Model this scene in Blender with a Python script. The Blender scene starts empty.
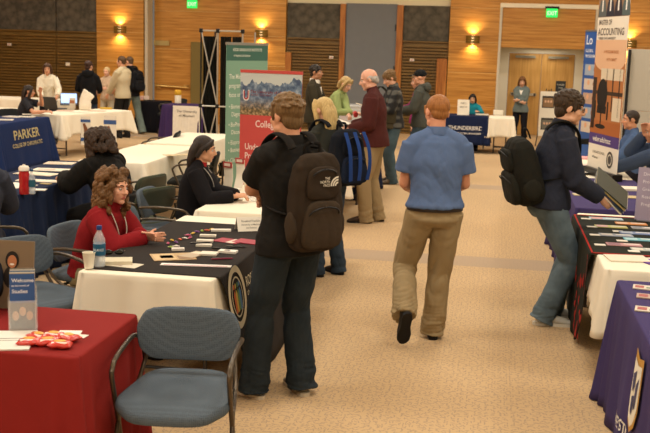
import bpy, bmesh, math, random
import numpy as np
from mathutils import Vector, Matrix, Quaternion
from math import radians as rad, sin, cos, pi, sqrt
random.seed(7)
V = Vector
SC = bpy.context.scene
COL = SC.collection

# ------------------------------------------------------------------ camera
F = 1000.0; HC = 2.05
CAMROT = (Matrix.Rotation(rad(9.4), 3, 'Z') @ Matrix.Rotation(rad(90 - 9.68), 3, 'X') @ Matrix.Rotation(rad(1.7), 3, 'Z'))
cd = bpy.data.cameras.new('camera'); cam = bpy.data.objects.new('camera', cd); COL.objects.link(cam)
cam.matrix_world = Matrix.Translation((0, 0, HC)) @ CAMROT.to_4x4()
cd.sensor_width = 36; cd.lens = 36 * F / 650; cd.clip_start = .05; cd.clip_end = 100
cd.dof.use_dof = True; cd.dof.focus_distance = 6.6; cd.dof.aperture_fstop = 5.6
SC.camera = cam
def _ray(px, py): return CAMROT @ V(((px - 325) / F, (216.5 - py) / F, -1))
def at(px, py, z=0.0):
    d = _ray(px, py); return V((0, 0, HC)) + d * ((z - HC) / d.z)
def aty(px, py, y):
    d = _ray(px, py); return V((0, 0, HC)) + d * (y / d.y)

# ------------------------------------------------------------------ materials
_M = {}
def _new(name):
    m = bpy.data.materials.new(name); m.use_nodes = True
    nt = m.node_tree; b = nt.nodes['Principled BSDF']
    return m, nt, b
def hexc(h):
    h = h.lstrip('#'); r = [int(h[i:i + 2], 16) / 255 for i in (0, 2, 4)]
    return tuple(((c / 12.92) if c <= .04045 else ((c + .055) / 1.055) ** 2.4) for c in r) + (1,)
def col(c): return hexc(c) if isinstance(c, str) else (tuple(c) + (1,))[:4]
def plain(c, rough=.6, metal=0., spec=.3, emit=0., alpha=None):
    k = ('p', c, rough, metal, spec, emit)
    if k in _M: return _M[k]
    m, nt, b = _new('plain'); b.inputs['Base Color'].default_value = col(c)
    b.inputs['Roughness'].default_value = rough; b.inputs['Metallic'].default_value = metal
    b.inputs['Specular IOR Level'].default_value = spec
    if emit:
        b.inputs['Emission Color'].default_value = col(c); b.inputs['Emission Strength'].default_value = emit
    _M[k] = m; return m
def cloth(c, var=.12, scale=18., bump=.25, fine=350., rough=.92, c2=None, spec=.15):
    """woven cloth: soft tone variation and a fine weave bump"""
    k = ('c', c, var, scale, bump, fine, rough, c2)
    if k in _M: return _M[k]
    m, nt, b = _new('fabric'); N = nt.nodes.new; L = nt.links.new
    tc = N('ShaderNodeTexCoord')
    n1 = N('ShaderNodeTexNoise'); n1.inputs['Scale'].default_value = scale; n1.inputs['Detail'].default_value = 4
    L(tc.outputs['Object'], n1.inputs['Vector'])
    mx = N('ShaderNodeMix'); mx.data_type = 'RGBA'
    base = V(col(c)[:3]); a = base * (1 - var); d = V(col(c2)[:3]) if c2 else base * (1 + var)
    mx.inputs['A'].default_value = (*a, 1); mx.inputs['B'].default_value = (*d, 1)
    L(n1.outputs['Fac'], mx.inputs['Factor']); L(mx.outputs['Result'], b.inputs['Base Color'])
    n2 = N('ShaderNodeTexNoise'); n2.inputs['Scale'].default_value = fine; n2.inputs['Detail'].default_value = 1
    L(tc.outputs['Object'], n2.inputs['Vector'])
    bp = N('ShaderNodeBump'); bp.inputs['Strength'].default_value = bump; bp.inputs['Distance'].default_value = .004
    L(n2.outputs['Fac'], bp.inputs['Height']); L(bp.outputs['Normal'], b.inputs['Normal'])
    b.inputs['Roughness'].default_value = rough; b.inputs['Specular IOR Level'].default_value = spec
    _M[k] = m; return m
def skinm(c='#d9a07c'):
    k = ('s', c)
    if k in _M: return _M[k]
    m = cloth(c, .06, 30, .05, 500, .5, spec=.35); _M[k] = m; return m
def hairm(c, hi=None):
    k = ('h', c, hi)
    if k in _M: return _M[k]
    m, nt, b = _new('hair'); N = nt.nodes.new; L = nt.links.new
    tc = N('ShaderNodeTexCoord'); mp = N('ShaderNodeMapping'); mp.inputs['Scale'].default_value = (120, 120, 14)
    L(tc.outputs['Object'], mp.inputs['Vector'])
    n1 = N('ShaderNodeTexNoise'); n1.inputs['Scale'].default_value = 1; n1.inputs['Detail'].default_value = 3
    L(mp.outputs['Vector'], n1.inputs['Vector'])
    mx = N('ShaderNodeMix'); mx.data_type = 'RGBA'; base = V(col(c)[:3])
    mx.inputs['A'].default_value = (*(base * .55), 1); mx.inputs['B'].default_value = (*(V(col(hi)[:3]) if hi else base * 1.5), 1)
    L(n1.outputs['Fac'], mx.inputs['Factor']); L(mx.outputs['Result'], b.inputs['Base Color'])
    bp = N('ShaderNodeBump'); bp.inputs['Strength'].default_value = .6; bp.inputs['Distance'].default_value = .006
    L(n1.outputs['Fac'], bp.inputs['Height']); L(bp.outputs['Normal'], b.inputs['Normal'])
    b.inputs['Roughness'].default_value = .55; b.inputs['Specular IOR Level'].default_value = .3
    _M[k] = m; return m
def glassy(c=(1, 1, 1), alpha=.25, rough=.08):
    """clear plastic: mostly see-through with gloss"""
    k = ('g', c, alpha)
    if k in _M: return _M[k]
    m, nt, b = _new('clear_plastic'); b.inputs['Base Color'].default_value = col(c)
    b.inputs['Roughness'].default_value = rough; b.inputs['Alpha'].default_value = alpha
    b.inputs['Specular IOR Level'].default_value = .6
    _M[k] = m; return m

# ------------------------------------------------------------------ objects
def link(name, me, mats=None, parent=None, loc=(0, 0, 0), rz=0.):
    o = bpy.data.objects.new(name, me); COL.objects.link(o)
    if mats is not None:
        for m in (mats if isinstance(mats, (list, tuple)) else [mats]): me.materials.append(m)
    if parent is not None: o.parent = parent
    o.location = loc; o.rotation_euler = (0, 0, rz)
    return o
def tag(o, label, cat, group=None, kind=None):
    o['label'] = label; o['category'] = cat
    if group: o['group'] = group
    if kind: o['kind'] = kind
    return o
def thing(name, label, cat, loc=(0, 0, 0), rz=0., group=None):
    return tag(link(name, None, None, None, loc, rz), label, cat, group)
def struct(o):
    o['kind'] = 'structure'; return o

class MB:
    """collects closed shapes in one mesh; every shape may carry a material index"""
    def __init__(s): s.v = []; s.f = []; s.m = []
    def add(s, vs, fs, mi=0):
        n = len(s.v); s.v += [tuple(v) for v in vs]; s.f += [tuple(n + i for i in f) for f in fs]; s.m += [mi] * len(fs)
    def box(s, c, d, mi=0, R=None):
        c = V(c); h = V(d) / 2
        vs = []
        for z in (-1, 1):
            for (x, y) in ((-1, -1), (1, -1), (1, 1), (-1, 1)):
                p = V((x * h.x, y * h.y, z * h.z)); vs.append(c + (R @ p if R else p))
        s.add(vs, [(3, 2, 1, 0), (4, 5, 6, 7), (0, 1, 5, 4), (1, 2, 6, 5), (2, 3, 7, 6), (3, 0, 4, 7)], mi)
    def b6(s, x0, x1, y0, y1, z0, z1, mi=0): s.box(((x0 + x1) / 2, (y0 + y1) / 2, (z0 + z1) / 2), (x1 - x0, y1 - y0, z1 - z0), mi)
    def tube(s, pts, rads, ref=(1, 0, 0), k=4, n=12, mi=0, sub=True):
        P = [V(p) for p in pts]
        R = [(r if isinstance(r, (tuple, list)) else (r, r)) for r in (rads if isinstance(rads, (list, tuple)) and len(rads) == len(P) else [rads] * len(P))]
        if sub and len(P) > 2 or (sub and k > 1):
            Q = []; S = []
            for i in range(len(P) - 1):
                p0 = P[max(i - 1, 0)]; p1 = P[i]; p2 = P[i + 1]; p3 = P[min(i + 2, len(P) - 1)]
                for j in range(k):
                    t = j / k; t2 = t * t; t3 = t2 * t
                    Q.append(.5 * ((2 * p1) + (p2 - p0) * t + (2 * p0 - 5 * p1 + 4 * p2 - p3) * t2 + (3 * p1 - p0 - 3 * p2 + p3) * t3))
                    e = t * t * (3 - 2 * t)
                    S.append((R[i][0] * (1 - e) + R[i + 1][0] * e, R[i][1] * (1 - e) + R[i + 1][1] * e))
            Q.append(P[-1]); S.append(R[-1]); P, R = Q, S
        ref = V(ref); rings = []
        for i, p in enumerate(P):
            t = (P[min(i + 1, len(P) - 1)] - P[max(i - 1, 0)])
            t = t.normalized() if t.length > 1e-9 else V((0, 0, 1))
            X = ref - t * ref.dot(t)
            if X.length < 1e-4: X = t.orthogonal()
            X.normalize(); Y = t.cross(X)
            rings.append([p + X * (R[i][0] * cos(2 * pi * j / n)) + Y * (R[i][1] * sin(2 * pi * j / n)) for j in range(n)])
        vs = [v for r in rings for v in r]; fs = []
        for i in range(len(rings) - 1):
            for j in range(n):
                fs.append((i * n + j, i * n + (j + 1) % n, (i + 1) * n + (j + 1) % n, (i + 1) * n + j))
        fs.append(tuple(range(n - 1, -1, -1))); fs.append(tuple((len(rings) - 1) * n + j for j in range(n)))
        s.add(vs, fs, mi)
    def ell(s, c, r, R=None, nu=16, nv=10, mi=0):
        c = V(c); r = (r, r, r) if isinstance(r, (int, float)) else r
        vs = [V((0, 0, -r[2]))]
        for i in range(1, nv):
            a = -pi / 2 + pi * i / nv
            for j in range(nu):
                b = 2 * pi * j / nu; vs.append(V((r[0] * cos(a) * cos(b), r[1] * cos(a) * sin(b), r[2] * sin(a))))
        vs.append(V((0, 0, r[2]))); vs = [c + (R @ v if R else v) for v in vs]
        fs = [(0, 1 + (j + 1) % nu, 1 + j) for j in range(nu)]
        for i in range(nv - 2):
            for j in range(nu):
                a = 1 + i * nu
                fs.append((a + j, a + (j + 1) % nu, a + nu + (j + 1) % nu, a + nu + j))
        t = len(vs) - 1; a = 1 + (nv - 2) * nu
        fs += [(t, a + j, a + (j + 1) % nu) for j in range(nu)]
        s.add(vs, fs, mi)
    def lathe(s, prof, c=(0, 0, 0), n=20, mi=0):
        c = V(c); vs = []; fs = []
        for (r, z) in prof:
            for j in range(n): vs.append(c + V((r * cos(2 * pi * j / n), r * sin(2 * pi * j / n), z)))
        for i in range(len(prof) - 1):
            for j in range(n): fs.append((i * n + j, i * n + (j + 1) % n, (i + 1) * n + (j + 1) % n, (i + 1) * n + j))
        fs.append(tuple(range(n - 1, -1, -1))); fs.append(tuple((len(prof) - 1) * n + j for j in range(n)))
        s.add(vs, fs, mi)
    def pad(s, outline, z0, z1, crown=.01, bev=.012, mi=0, fn=None):
        """cushion from a 2D star-shaped outline"""
        c = V((sum(p[0] for p in outline) / len(outline), sum(p[1] for p in outline) / len(outline)))
        O = []
        for i in range(len(outline)):
            a = V(outline[i]); b = V(outline[(i + 1) % len(outline)])
            for j in range(5): O.append(a.lerp(b, j / 5))
        for _ in range(2): O = [(O[i - 1] + O[i] * 2 + O[(i + 1) % len(O)]) / 4 for i in range(len(O))]
        n = len(O); rings = []
        def ring(sc, off, z): rings.append([V((*(c + (p - c) * sc - (p - c).normalized() * off), z)) for p in O])
        for sc in (.33, .66): ring(sc, 0, z0)
        ring(1, bev, z0); ring(1, bev * .3, z0 + bev * .3); ring(1, 0, z0 + bev); ring(1, 0, z1 - bev); ring(1, bev * .3, z1 - bev * .3); ring(1, bev, z1)
        for sc in (.8, .55, .3): ring(sc, 0, z1 + crown * (1 - sc * sc))
        vs = [p for r in rings for p in r]
        if fn: vs = [fn(p) for p in vs]
        fs = []
        for i in range(len(rings) - 1):
            for j in range(n): fs.append((i * n + j, i * n + (j + 1) % n, (i + 1) * n + (j + 1) % n, (i + 1) * n + j))
        fs.append(tuple(range(n - 1, -1, -1))); fs.append(tuple((len(rings) - 1) * n + j for j in range(n)))
        s.add(vs, fs, mi)
    def mesh(s, name='mesh', smooth=False, auto=None):
        me = bpy.data.meshes.new(name); me.from_pydata(s.v, [], s.f)
        me.polygons.foreach_set('material_index', s.m)
        if smooth or auto: me.polygons.foreach_set('use_smooth', [True] * len(s.f))
        me.update()
        if auto:
            bm = bmesh.new(); bm.from_mesh(me)
            for e in bm.edges:
                if len(e.link_faces) == 2 and e.calc_face_angle(0) > rad(auto): e.smooth = False
            bm.to_mesh(me); bm.free()
        return me
    def build(s, name, mats, parent=None, loc=(0, 0, 0), rz=0., auto=40, bevel=0.):
        o = link(name, s.mesh(name, auto=auto), mats, parent, loc, rz)
        if bevel:
            b = o.modifiers.new('bevel', 'BEVEL'); b.width = bevel; b.segments = 2; b.limit_method = 'ANGLE'; b.angle_limit = rad(40)
        return o

def ridged(co, amp, freq, seed, an=(1, 1, 1)):
    rng = np.random.RandomState(seed); w = co * freq * np.array(an)
    w = w + .7 * np.sin(w[:, [1, 2, 0]] * 1.1 + rng.rand(3) * 6)
    out = np.zeros(len(co)); tot = 0
    for i in range(4):
        d = rng.randn(3); d /= np.linalg.norm(d); a = .6 ** i
        out += a * (np.abs(np.sin((w @ d) * 1.7 ** i + rng.rand() * 6)) - .62); tot += a
    return amp * out / tot * 1.6

def remesh(mb, name, vox, mats, parent, smooth=3, disp=None, post=None):
    """union the shapes of mb into one continuous surface"""
    me = mb.mesh('tmp'); o = bpy.data.objects.new('tmp', me); COL.objects.link(o)
    r = o.modifiers.new('r', 'REMESH'); r.mode = 'VOXEL'; r.voxel_size = vox; r.use_smooth_shade = True
    if smooth:
        sm = o.modifiers.new('s', 'SMOOTH'); sm.factor = .5; sm.iterations = smooth
    dg = bpy.context.evaluated_depsgraph_get(); dg.update()
    out = bpy.data.meshes.new_from_object(o.evaluated_get(dg)); out.name = name
    bpy.data.objects.remove(o); bpy.data.meshes.remove(me)
    if disp or post:
        n = len(out.vertices); co = np.empty(n * 3); out.vertices.foreach_get('co', co); co = co.reshape(-1, 3)
        nr = np.empty(n * 3); out.vertices.foreach_get('normal', nr); nr = nr.reshape(-1, 3)
        if disp: co = co + nr * disp(co)[:, None]
        if post: co = post(co, nr)
        out.vertices.foreach_set('co', co.ravel()); out.update()
    out.materials.clear()
    return link(name, out, mats, parent)

# ------------------------------------------------------------------ lettering
_T = {}
def glyphs(txt, size=1., align='LEFT', bold=0.):
    k = (txt, align, bold)
    if k not in _T:
        c = bpy.data.curves.new('t', 'FONT'); c.body = txt; c.size = 1.; c.align_x = align; c.offset = bold; c.resolution_u = 3
        o = bpy.data.objects.new('t', c); COL.objects.link(o)
        dg = bpy.context.evaluated_depsgraph_get(); dg.update()
        me = bpy.data.meshes.new_from_object(o.evaluated_get(dg))
        _T[k] = ([tuple(v.co[:2]) for v in me.vertices], [tuple(p.vertices) for p in me.polygons])
        bpy.data.objects.remove(o); bpy.data.curves.remove(c); bpy.data.meshes.remove(me)
    vs, fs = _T[k]
    return [(x * size, y * size) for x, y in vs], fs
def letters(name, rows, mapf, mats, parent):
    """rows: (text, size, u, v, align, material index[, x-scale]); mapf turns (u, v) into a point on the surface"""
    mb = MB()
    for r in rows:
        vs, fs = glyphs(r[0], r[1], r[4], .012); xs = r[6] if len(r) > 6 else 1
        mb.add([mapf(r[2] + x * xs, r[3] + y) for x, y in vs], fs, r[5])
    return mb.build(name, mats, parent, auto=None)
def flat(o_, x_, y_):
    o_ = V(o_); x_ = V(x_).normalized(); y_ = V(y_).normalized(); n = x_.cross(y_)
    return lambda u, v, e=0.: o_ + x_ * u + y_ * v + n * e
# ------------------------------------------------------------------ people
def Rx(a): return Matrix.Rotation(rad(a), 3, 'X')
def Ry(a): return Matrix.Rotation(rad(a), 3, 'Y')
def Rz(a): return Matrix.Rotation(rad(a), 3, 'Z')
def ik(a, b, l1, l2, pole):
    """middle joint of a two-bone limb from a to b"""
    d = b - a; L = d.length
    if L > (l1 + l2) * .999: b = a + d.normalized() * (l1 + l2) * .999; d = b - a; L = d.length
    x = (l1 * l1 - l2 * l2 + L * L) / (2 * L); h = sqrt(max(l1 * l1 - x * x, 0)); u = d / L
    p = V(pole) - u * V(pole).dot(u); p = p.normalized() if p.length > 1e-5 else u.orthogonal().normalized()
    return a + u * x + p * h, b

def hand(mb, W, d, n, side, s, curl=35, r=.0085, spread=1.):
    """palm, four fingers and a thumb; d finger direction, n the way the palm faces, side -1 left / +1 right"""
    d = d.normalized(); n = (n - d * n.dot(d)).normalized(); t = d.cross(n) * side       # towards the thumb
    if t.length < 1e-6: t = d.orthogonal()
    P = lambda a, b, c: W + (d * a + t * b + n * c) * s
    mb.tube([P(-.03, 0, 0), P(0, 0, 0), P(.03, 0, 0), P(.085, -.002, 0)], [(.026 * s, .019 * s), (.028 * s, .018 * s), (.038 * s, .017 * s), (.041 * s, .014 * s)], ref=t, n=12)
    for i, (b, L) in enumerate(((.031, .070), (.011, .079), (-.010, .074), (-.030, .058))):
        p = P(.075, b, 0); pts = [P(.06, b * .9, 0), p]; a = 0
        dv = d + t * (b * 3.2 * spread); dv.normalize()
        for j, fl in enumerate((.45, .32, .23)):
            a += curl * (.6, 1, .8)[j] + i * 2
            q = Quaternion(n.cross(dv).normalized() * -1, rad(a)) if False else None
            e = dv * cos(rad(a)) + n * sin(rad(a)); p = p + e * (L * fl * s); pts.append(p)
        mb.tube(pts, [r * s * k for k in (1.15, 1.12, 1.05, .98, .8)], ref=t, n=8, k=3)
    b0 = P(.015, .024, .004); e1 = (d * .62 + t * .70 + n * .35).normalized(); e2 = (d * .85 + t * .25 + n * .45).normalized()
    mb.tube([P(.0, .012, .0), b0, b0 + e1 * .036 * s, b0 + e1 * .036 * s + e2 * .030 * s], [.014 * s, .0125 * s, .0105 * s, .0085 * s], n=8, k=3)

def head_shape(mb, Hc, Rh, s, fat=0.):
    g = lambda x, y, z: Hc + Rh @ (V((x, y, z)) * s)
    e = lambda c, r, R=None: mb.ell(g(*c), [q * s for q in r], (Rh @ R) if R else Rh, 18, 12)
    f = 1 + fat
    e((0, -.010, .030), (.076, .096, .088)); e((0, .028, -.030), (.062 * f, .066, .082)); e((0, .010, -.055), (.058 * f, .062, .055))
    e((0, .070, -.092), (.026 * f, .022, .021)); e((0, .074, .030), (.056, .016, .013)); e((0, .078, -.052), (.030, .017, .022))
    for sx in (-1, 1):
        e((sx * .040, .060, -.022), (.024 * f, .024, .024)); e((sx * .046 * f, .018, -.070), (.020, .036, .024))
        e((sx * .078, -.012, -.002), (.009, .020, .032), Rx(-10) @ Rz(sx * -18)); e((sx * .013, .094, -.024), (.009, .010, .008))
    mb.tube([g(0, .086, .022), g(0, .098, .0), g(0, .113, -.022), g(0, .095, -.030)], [.008 * s, .0095 * s, .012 * s, .008 * s], n=10)
    for z, h in ((-.049, .006), (-.060, .0065)): mb.tube([g(-.024, .082, z), g(0, .094, z), g(.024, .082, z)], [.003 * s, h * s, .003 * s], n=8)

def hair_shape(mb, Hc, Rh, s, st, seed):
    g = lambda x, y, z: Hc + Rh @ (V((x, y, z)) * s)
    e = lambda c, r: mb.ell(g(*c), [q * s for q in r], Rh, 18, 12)
    rng = random.Random(seed)
    tb = lambda pts, rr: mb.tube([g(*p) for p in pts], [((r[0] * s, r[1] * s) if isinstance(r, tuple) else r * s) for r in rr], ref=Rh @ V((1, 0, 0)), n=14)
    if st in ('short', 'crop', 'curly', 'afro', 'long', 'bob', 'pony', 'thick', 'messy', 'bun', 'sleek'):
        k = {'crop': .966, 'thick': 1.06, 'messy': 1.05}.get(st, 1.0)
        e((0, -.018, .042), (.084 * k, .101 * k, .089 * k)); e((0, -.053, -.020 if st != 'crop' else -.010), (.067 * k, .047 * k, .068 if st != 'crop' else .052))
        for sx in (-1, 1): tb([(sx * .070, .030, .05), (sx * .079, .026, .01), (sx * .074, .030, -.022)], [.016, .009, .004])
        if st in ('short', 'thick', 'messy'):
            for i in range(60 if st != 'short' else 40):
                a = rng.uniform(0, 2 * pi); h = rng.uniform(.0, .98); q = sqrt(1 - h * h)
                e((.080 * k * q * cos(a), -.018 + .095 * k * q * sin(a), .042 + .085 * k * h), (.014, .020, .010))
    if st == 'bald':
        e((0, -.048, -.004), (.082, .063, .044)); e((0, -.068, -.03), (.06, .044, .04))
        for sx in (-1, 1): e((sx * .074, -.02, .015), (.010, .036, .026))
    if st == 'long':
        tb([(0, -.05, .06), (0, -.085, -.02), (0, -.098, -.14), (0, -.098, -.27)], [(.08, .05), (.092, .05), (.088, .04), (.06, .025)])
        for sx in (-1, 1): tb([(sx * .045, .05, .105), (sx * .076, .045, .045), (sx * .087, .012, -.06), (sx * .082, -.01, -.17), (sx * .075, -.03, -.25)], [.022, .024, .026, .024, .012])
    if st == 'sleek':
        tb([(0, -.05, .06), (0, -.085, -.02), (0, -.10, -.12), (0, -.10, -.22)], [(.082, .05), (.092, .052), (.088, .042), (.06, .025)])
        for sx in (-1, 1): tb([(sx * .030, .062, .098), (sx * .072, .035, .055), (sx * .084, -.018, .0), (sx * .080, -.05, -.08)], [.014, .020, .022, .018])
    if st == 'bob':
        tb([(0, -.05, .06), (0, -.08, -.02), (0, -.078, -.105)], [(.085, .052), (.095, .052), (.08, .045)])
        for sx in (-1, 1): tb([(sx * .045, .05, .105), (sx * .078, .04, .045), (sx * .086, .015, -.05), (sx * .078, .0, -.11)], [.022, .024, .027, .02])
    if st == 'pony':
        tb([(0, -.09, .05), (0, -.14, .04), (0, -.15, -.08), (0, -.13, -.16)], [.025, .03, .03, .01])
    if st == 'bun': e((0, -.105, .05), (.04, .035, .04))
    if st in ('curly', 'afro'):
        n = 0
        while n < 230:
            a = rng.uniform(0, 2 * pi); z = rng.uniform(-.20 if st == 'curly' else -.10, .13)
            w = .122 + .012 * sin(9 * a) if z < .03 else .122 * sqrt(max(0, 1 - ((z - .03) / .115) ** 2))
            if z < -.1: w *= 1 - (-.1 - z) * 1.2
            x = w * cos(a) * 1.0; y = -.03 + w * sin(a) * 1.0
            if y > .018 and z < .112 and abs(x) < .088 - max(0, .06 - y) * .35: continue
            if y > .06 and z < .05: continue
            r = rng.uniform(.013, .026); e((x, y, z), (r, r, r * 1.5)); n += 1

def person(label, x, y, rz, H=1.75, seat=None, lean=0, twist=0, side=0, feet=None, hands=None, poles=None, palms=None, curl=35, head=(0, 0, 0),
           bulk=1., sex='m', vox=.009, skin='#d9a07c', top=None, bottom=None, shoes=('#2a211c', '#15110f'), hair=('short', '#3a2a1c'), pel=None,
           face=True, eyes='#3a2616', group=None, seed=1, hscale=1., fat=0., z0=0.):
    s = H / 1.78
    root = thing('person', label, 'person', (x, y, z0), rad(rz), group)
    P = V(pel) if pel else V((0, 0, (seat + .10) if seat else .963 * s))
    dirl = lambda a: Ry(side) @ Rx(-a) @ V((0, 0, 1))
    S1 = P + dirl(lean * .5) * .15 * s; S2 = S1 + dirl(lean) * .17 * s; S3 = S2 + dirl(lean * 1.15) * .205 * s
    Rt = Ry(side) @ Rz(twist) @ Rx(-lean)
    sw = (.172 if sex == 'm' else .152) * s * (1 + (bulk - 1) * .6)
    Sh = [S3 + Rt @ V((k * sw, -.008 * s, -.056 * s)) for k in (-1, 1)]
    Rh = Ry(side * .3) @ Rz(twist + head[0]) @ Rx(-(lean * .25 + head[1])) @ Ry(head[2])
    Hc = S3 + (Ry(side) @ Rx(-(lean * .6 + 12)) @ V((0, 0, 1))) * .060 * s + Rh @ V((0, .012, .095)) * s
    hs = s * hscale
    hip = [P + V((k * .092 * s * (1 + (bulk - 1) * .5), 0, -.03 * s)) for k in (-1, 1)]
    if feet is None:
        feet = [(-.11, .02, 0, 8, 0), (.11, -.02, 0, -8, 0)] if not seat else [(-.12, .42, 0, 8, 0), (.12, .42, 0, -8, 0)]
    ank = [V((f[0], f[1], f[2] + .085 * s)) for f in feet]
    knee = []
    for i in (0, 1):
        kn, an = ik(hip[i], ank[i], .435 * s, .425 * s, V((0, 1, .25 if seat else 0)) + V(((-.25, .25)[i], 0, 0)) * (.6 if seat else .25)); knee.append(kn); ank[i] = an
    poles = poles or [V((-.5, -1, -.4)), V((.5, -1, -.4))]
    hands = list(hands) if hands else [None, None]
    elb = []; wr = []
    for i in (0, 1):
        t = V(hands[i]) if hands[i] else Sh[i] + V(((-.06, .06)[i], .07, -.535)) * s
        e, w = ik(Sh[i], t, .295 * s, .255 * s, V(poles[i])); elb.append(e); wr.append(w)
    b = bulk; fm = sex == 'f'
    # --- body: one continuous surface
    B = MB()
    B.tube([P - V((0, 0, .07 * s)), P, S1, S2, S3 - (S3 - S2) * .3], [(.135 * s * b, .09 * s * b), (.15 * s * b, .10 * s * b), (.125 * s * b, .088 * s * b), (.145 * s * b, .10 * s * b), (.12 * s, .072 * s)], ref=Rt @ V((1, 0, 0)), n=16)
    B.tube([S3 - (S3 - S2) * .25, S3 + (Hc - S3) * .25, Hc - Rh @ V((0, .018, .045)) * s], [.068 * s * (1 + fat), .056 * s * (1 + fat), .056 * s * (1 + fat)], n=14)
    head_shape(B, Hc, Rh, hs, fat)
    for i, k in ((0, -1), (1, 1)):
        B.tube([S3 - (S3 - S2) * .25, Sh[i]], [.05 * s, .05 * s], n=10)
        B.tube([Sh[i], Sh[i].lerp(elb[i], .5), elb[i]], [.05 * s * b, .044 * s * b, .038 * s * b], n=12); B.ell(elb[i], .039 * s * b)
        B.tube([elb[i], elb[i].lerp(wr[i], .35), wr[i]], [.039 * s * b, .040 * s * b, (.027 if not fm else .024) * s], n=12)
        d = (wr[i] - elb[i]).normalized(); pn = V(palms[i]) if palms else V((-k, 0, -.3))
        hd = d
        if palms and len(palms) > 2 and palms[2 + i]: hd = V(palms[2 + i])
        hand(B, wr[i] + hd * .012, hd, pn, k, s * (1 if not fm else .92), curl, max(.0085, vox * 1.25))
        B.tube([hip[i], hip[i].lerp(knee[i], .5), knee[i]], [.082 * s * b, .07 * s * b, .052 * s], n=12); B.ell(knee[i], .052 * s)
        B.tube([knee[i], knee[i].lerp(ank[i], .35), ank[i]], [.05 * s, .053 * s, .036 * s], n=12)
        Rf = Rz(feet[i][3]) @ Rx(-feet[i][4]); fp = lambda a, b_, c: ank[i] + Rf @ (V((a, b_, c)) * s)
        B.tube([fp(0, 0, 0), fp(0, .03, -.035), fp(0, .12, -.055), fp(0, .17, -.06)], [.034 * s, .036 * s, (.038 * s, .022 * s), (.03 * s, .014 * s)], n=10)
    ey = [Hc + Rh @ (V((k * .031, .083, .006)) * hs) for k in (-1, 1)]
    def sock(co, nr):
        for e_ in ey:
            q = np.exp(-((co - np.array(e_)) ** 2).sum(1) / (2 * (.0125 * hs) ** 2)); co = co - nr * (q * .0048 * hs)[:, None]
        return co
    body = remesh(B, 'body', vox, skinm(skin), root, 2, None, sock)
    # --- face parts
    if face:
        for k in (-1, 1):
            m = MB(); c = V((k * .031, .0765, .006)) * hs; m.ell(Hc + Rh @ c, [.0102 * hs] * 3, Rh, 14, 8)
            m.ell(Hc + Rh @ (c + V((0, .0062, 0)) * hs), [.0062 * hs, .0052 * hs, .0062 * hs], Rh, 12, 6, 1); m.build('eye', [plain('#c9bcae', .3), plain(eyes, .2)], body)
            m = MB(); m.tube([Hc + Rh @ (V(p) * hs) for p in ((k * .014, .090, .029), (k * .032, .086, .035), (k * .050, .070, .028))], [.0028 * hs, .0040 * hs, .0022 * hs], n=8); m.build('eyebrow', hairm(hair[1]), body)
        m = MB()
        for z, h in ((-.0495, .0042), (-.0595, .005)): m.tube([Hc + Rh @ (V(p) * hs) for p in ((-.023, .0835, z), (-.008, .0945, z), (.008, .0945, z), (.023, .0835, z))], [.0018 * hs, h * hs, h * hs, .0018 * hs], n=8)
        m.build('lips', plain('#a8574c' if fm else '#b06e5a', .45), body)
    if hair and hair[0] not in ('cap',):
        m = MB(); hair_shape(m, Hc, Rh, hs, hair[0], seed)
        an = (1, 1, .12) if hair[0] not in ('curly', 'afro') else (1, 1, 1)
        ha = {'curly': .005, 'afro': .007, 'long': .004, 'sleek': .002, 'crop': .0014, 'bald': .001}.get(hair[0], .0035)
        remesh(m, 'hair', max(.0045, vox * .7), hairm(*hair[1:]), body, 2, lambda co: ridged(co, ha, 130, seed, an))
    # --- top
    L_ = lambda a: (a if isinstance(a, tuple) else (a, a))
    if top:
        lo = top.get('loose', .008); T = MB(); hem = top.get('hem', .06); q = top.get('q', 1.)
        wv = (.172, .155, .178) if not fm else (.170, .138, .158)
        up = (S1 - P).normalized()
        tp = [P - up * hem * s, P - up * max(hem - .07, -.02) * s, S1, S2, S3 - (S3 - S2) * .36, S3 - (S3 - S2) * .14, S3 + (S3 - S2) * .02]
        rr = [((wv[0] + .003) * s * b + lo, .124 * s * b + lo), (wv[0] * s * b + lo, .124 * s * b + lo), (wv[1] * s * b + lo, .108 * s * b + lo), (wv[2] * s * b + lo, .122 * s * b + lo), (.165 * s * (1 + (b - 1) * .6), .098 * s + lo), (.125 * s, .08 * s + lo), (.066 * s, .068 * s)]
        if seat: tp = tp[1:]; rr = rr[1:]
        if hem > 0 and not seat:
            bl = (bottom or {}).get('loose', .006) + .016; rr[0] = (max(rr[0][0], .178 * s * b + bl), max(rr[0][1], .136 * s * b + bl)); rr[1] = (max(rr[1][0], .174 * s * b + bl), max(rr[1][1], .130 * s * b + bl))
        if hem <= 0 and not seat: bl = (bottom or {}).get('loose', .006) + .016; rr[0] = (.172 * s * b + bl, .126 * s * b + bl); rr[1] = (.174 * s * b + bl, .128 * s * b + bl)
        T.tube(tp, rr, ref=Rt @ V((1, 0, 0)), n=24)
        if fm:
            for k in (-1, 1): T.ell(S2 + Rt @ V((k * .068, .085, -.01)) * s, [.066 * s, .055 * s, .066 * s], Rt)
        sl = top.get('sleeve', 'long'); sr = top.get('sr', 1.)
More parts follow.
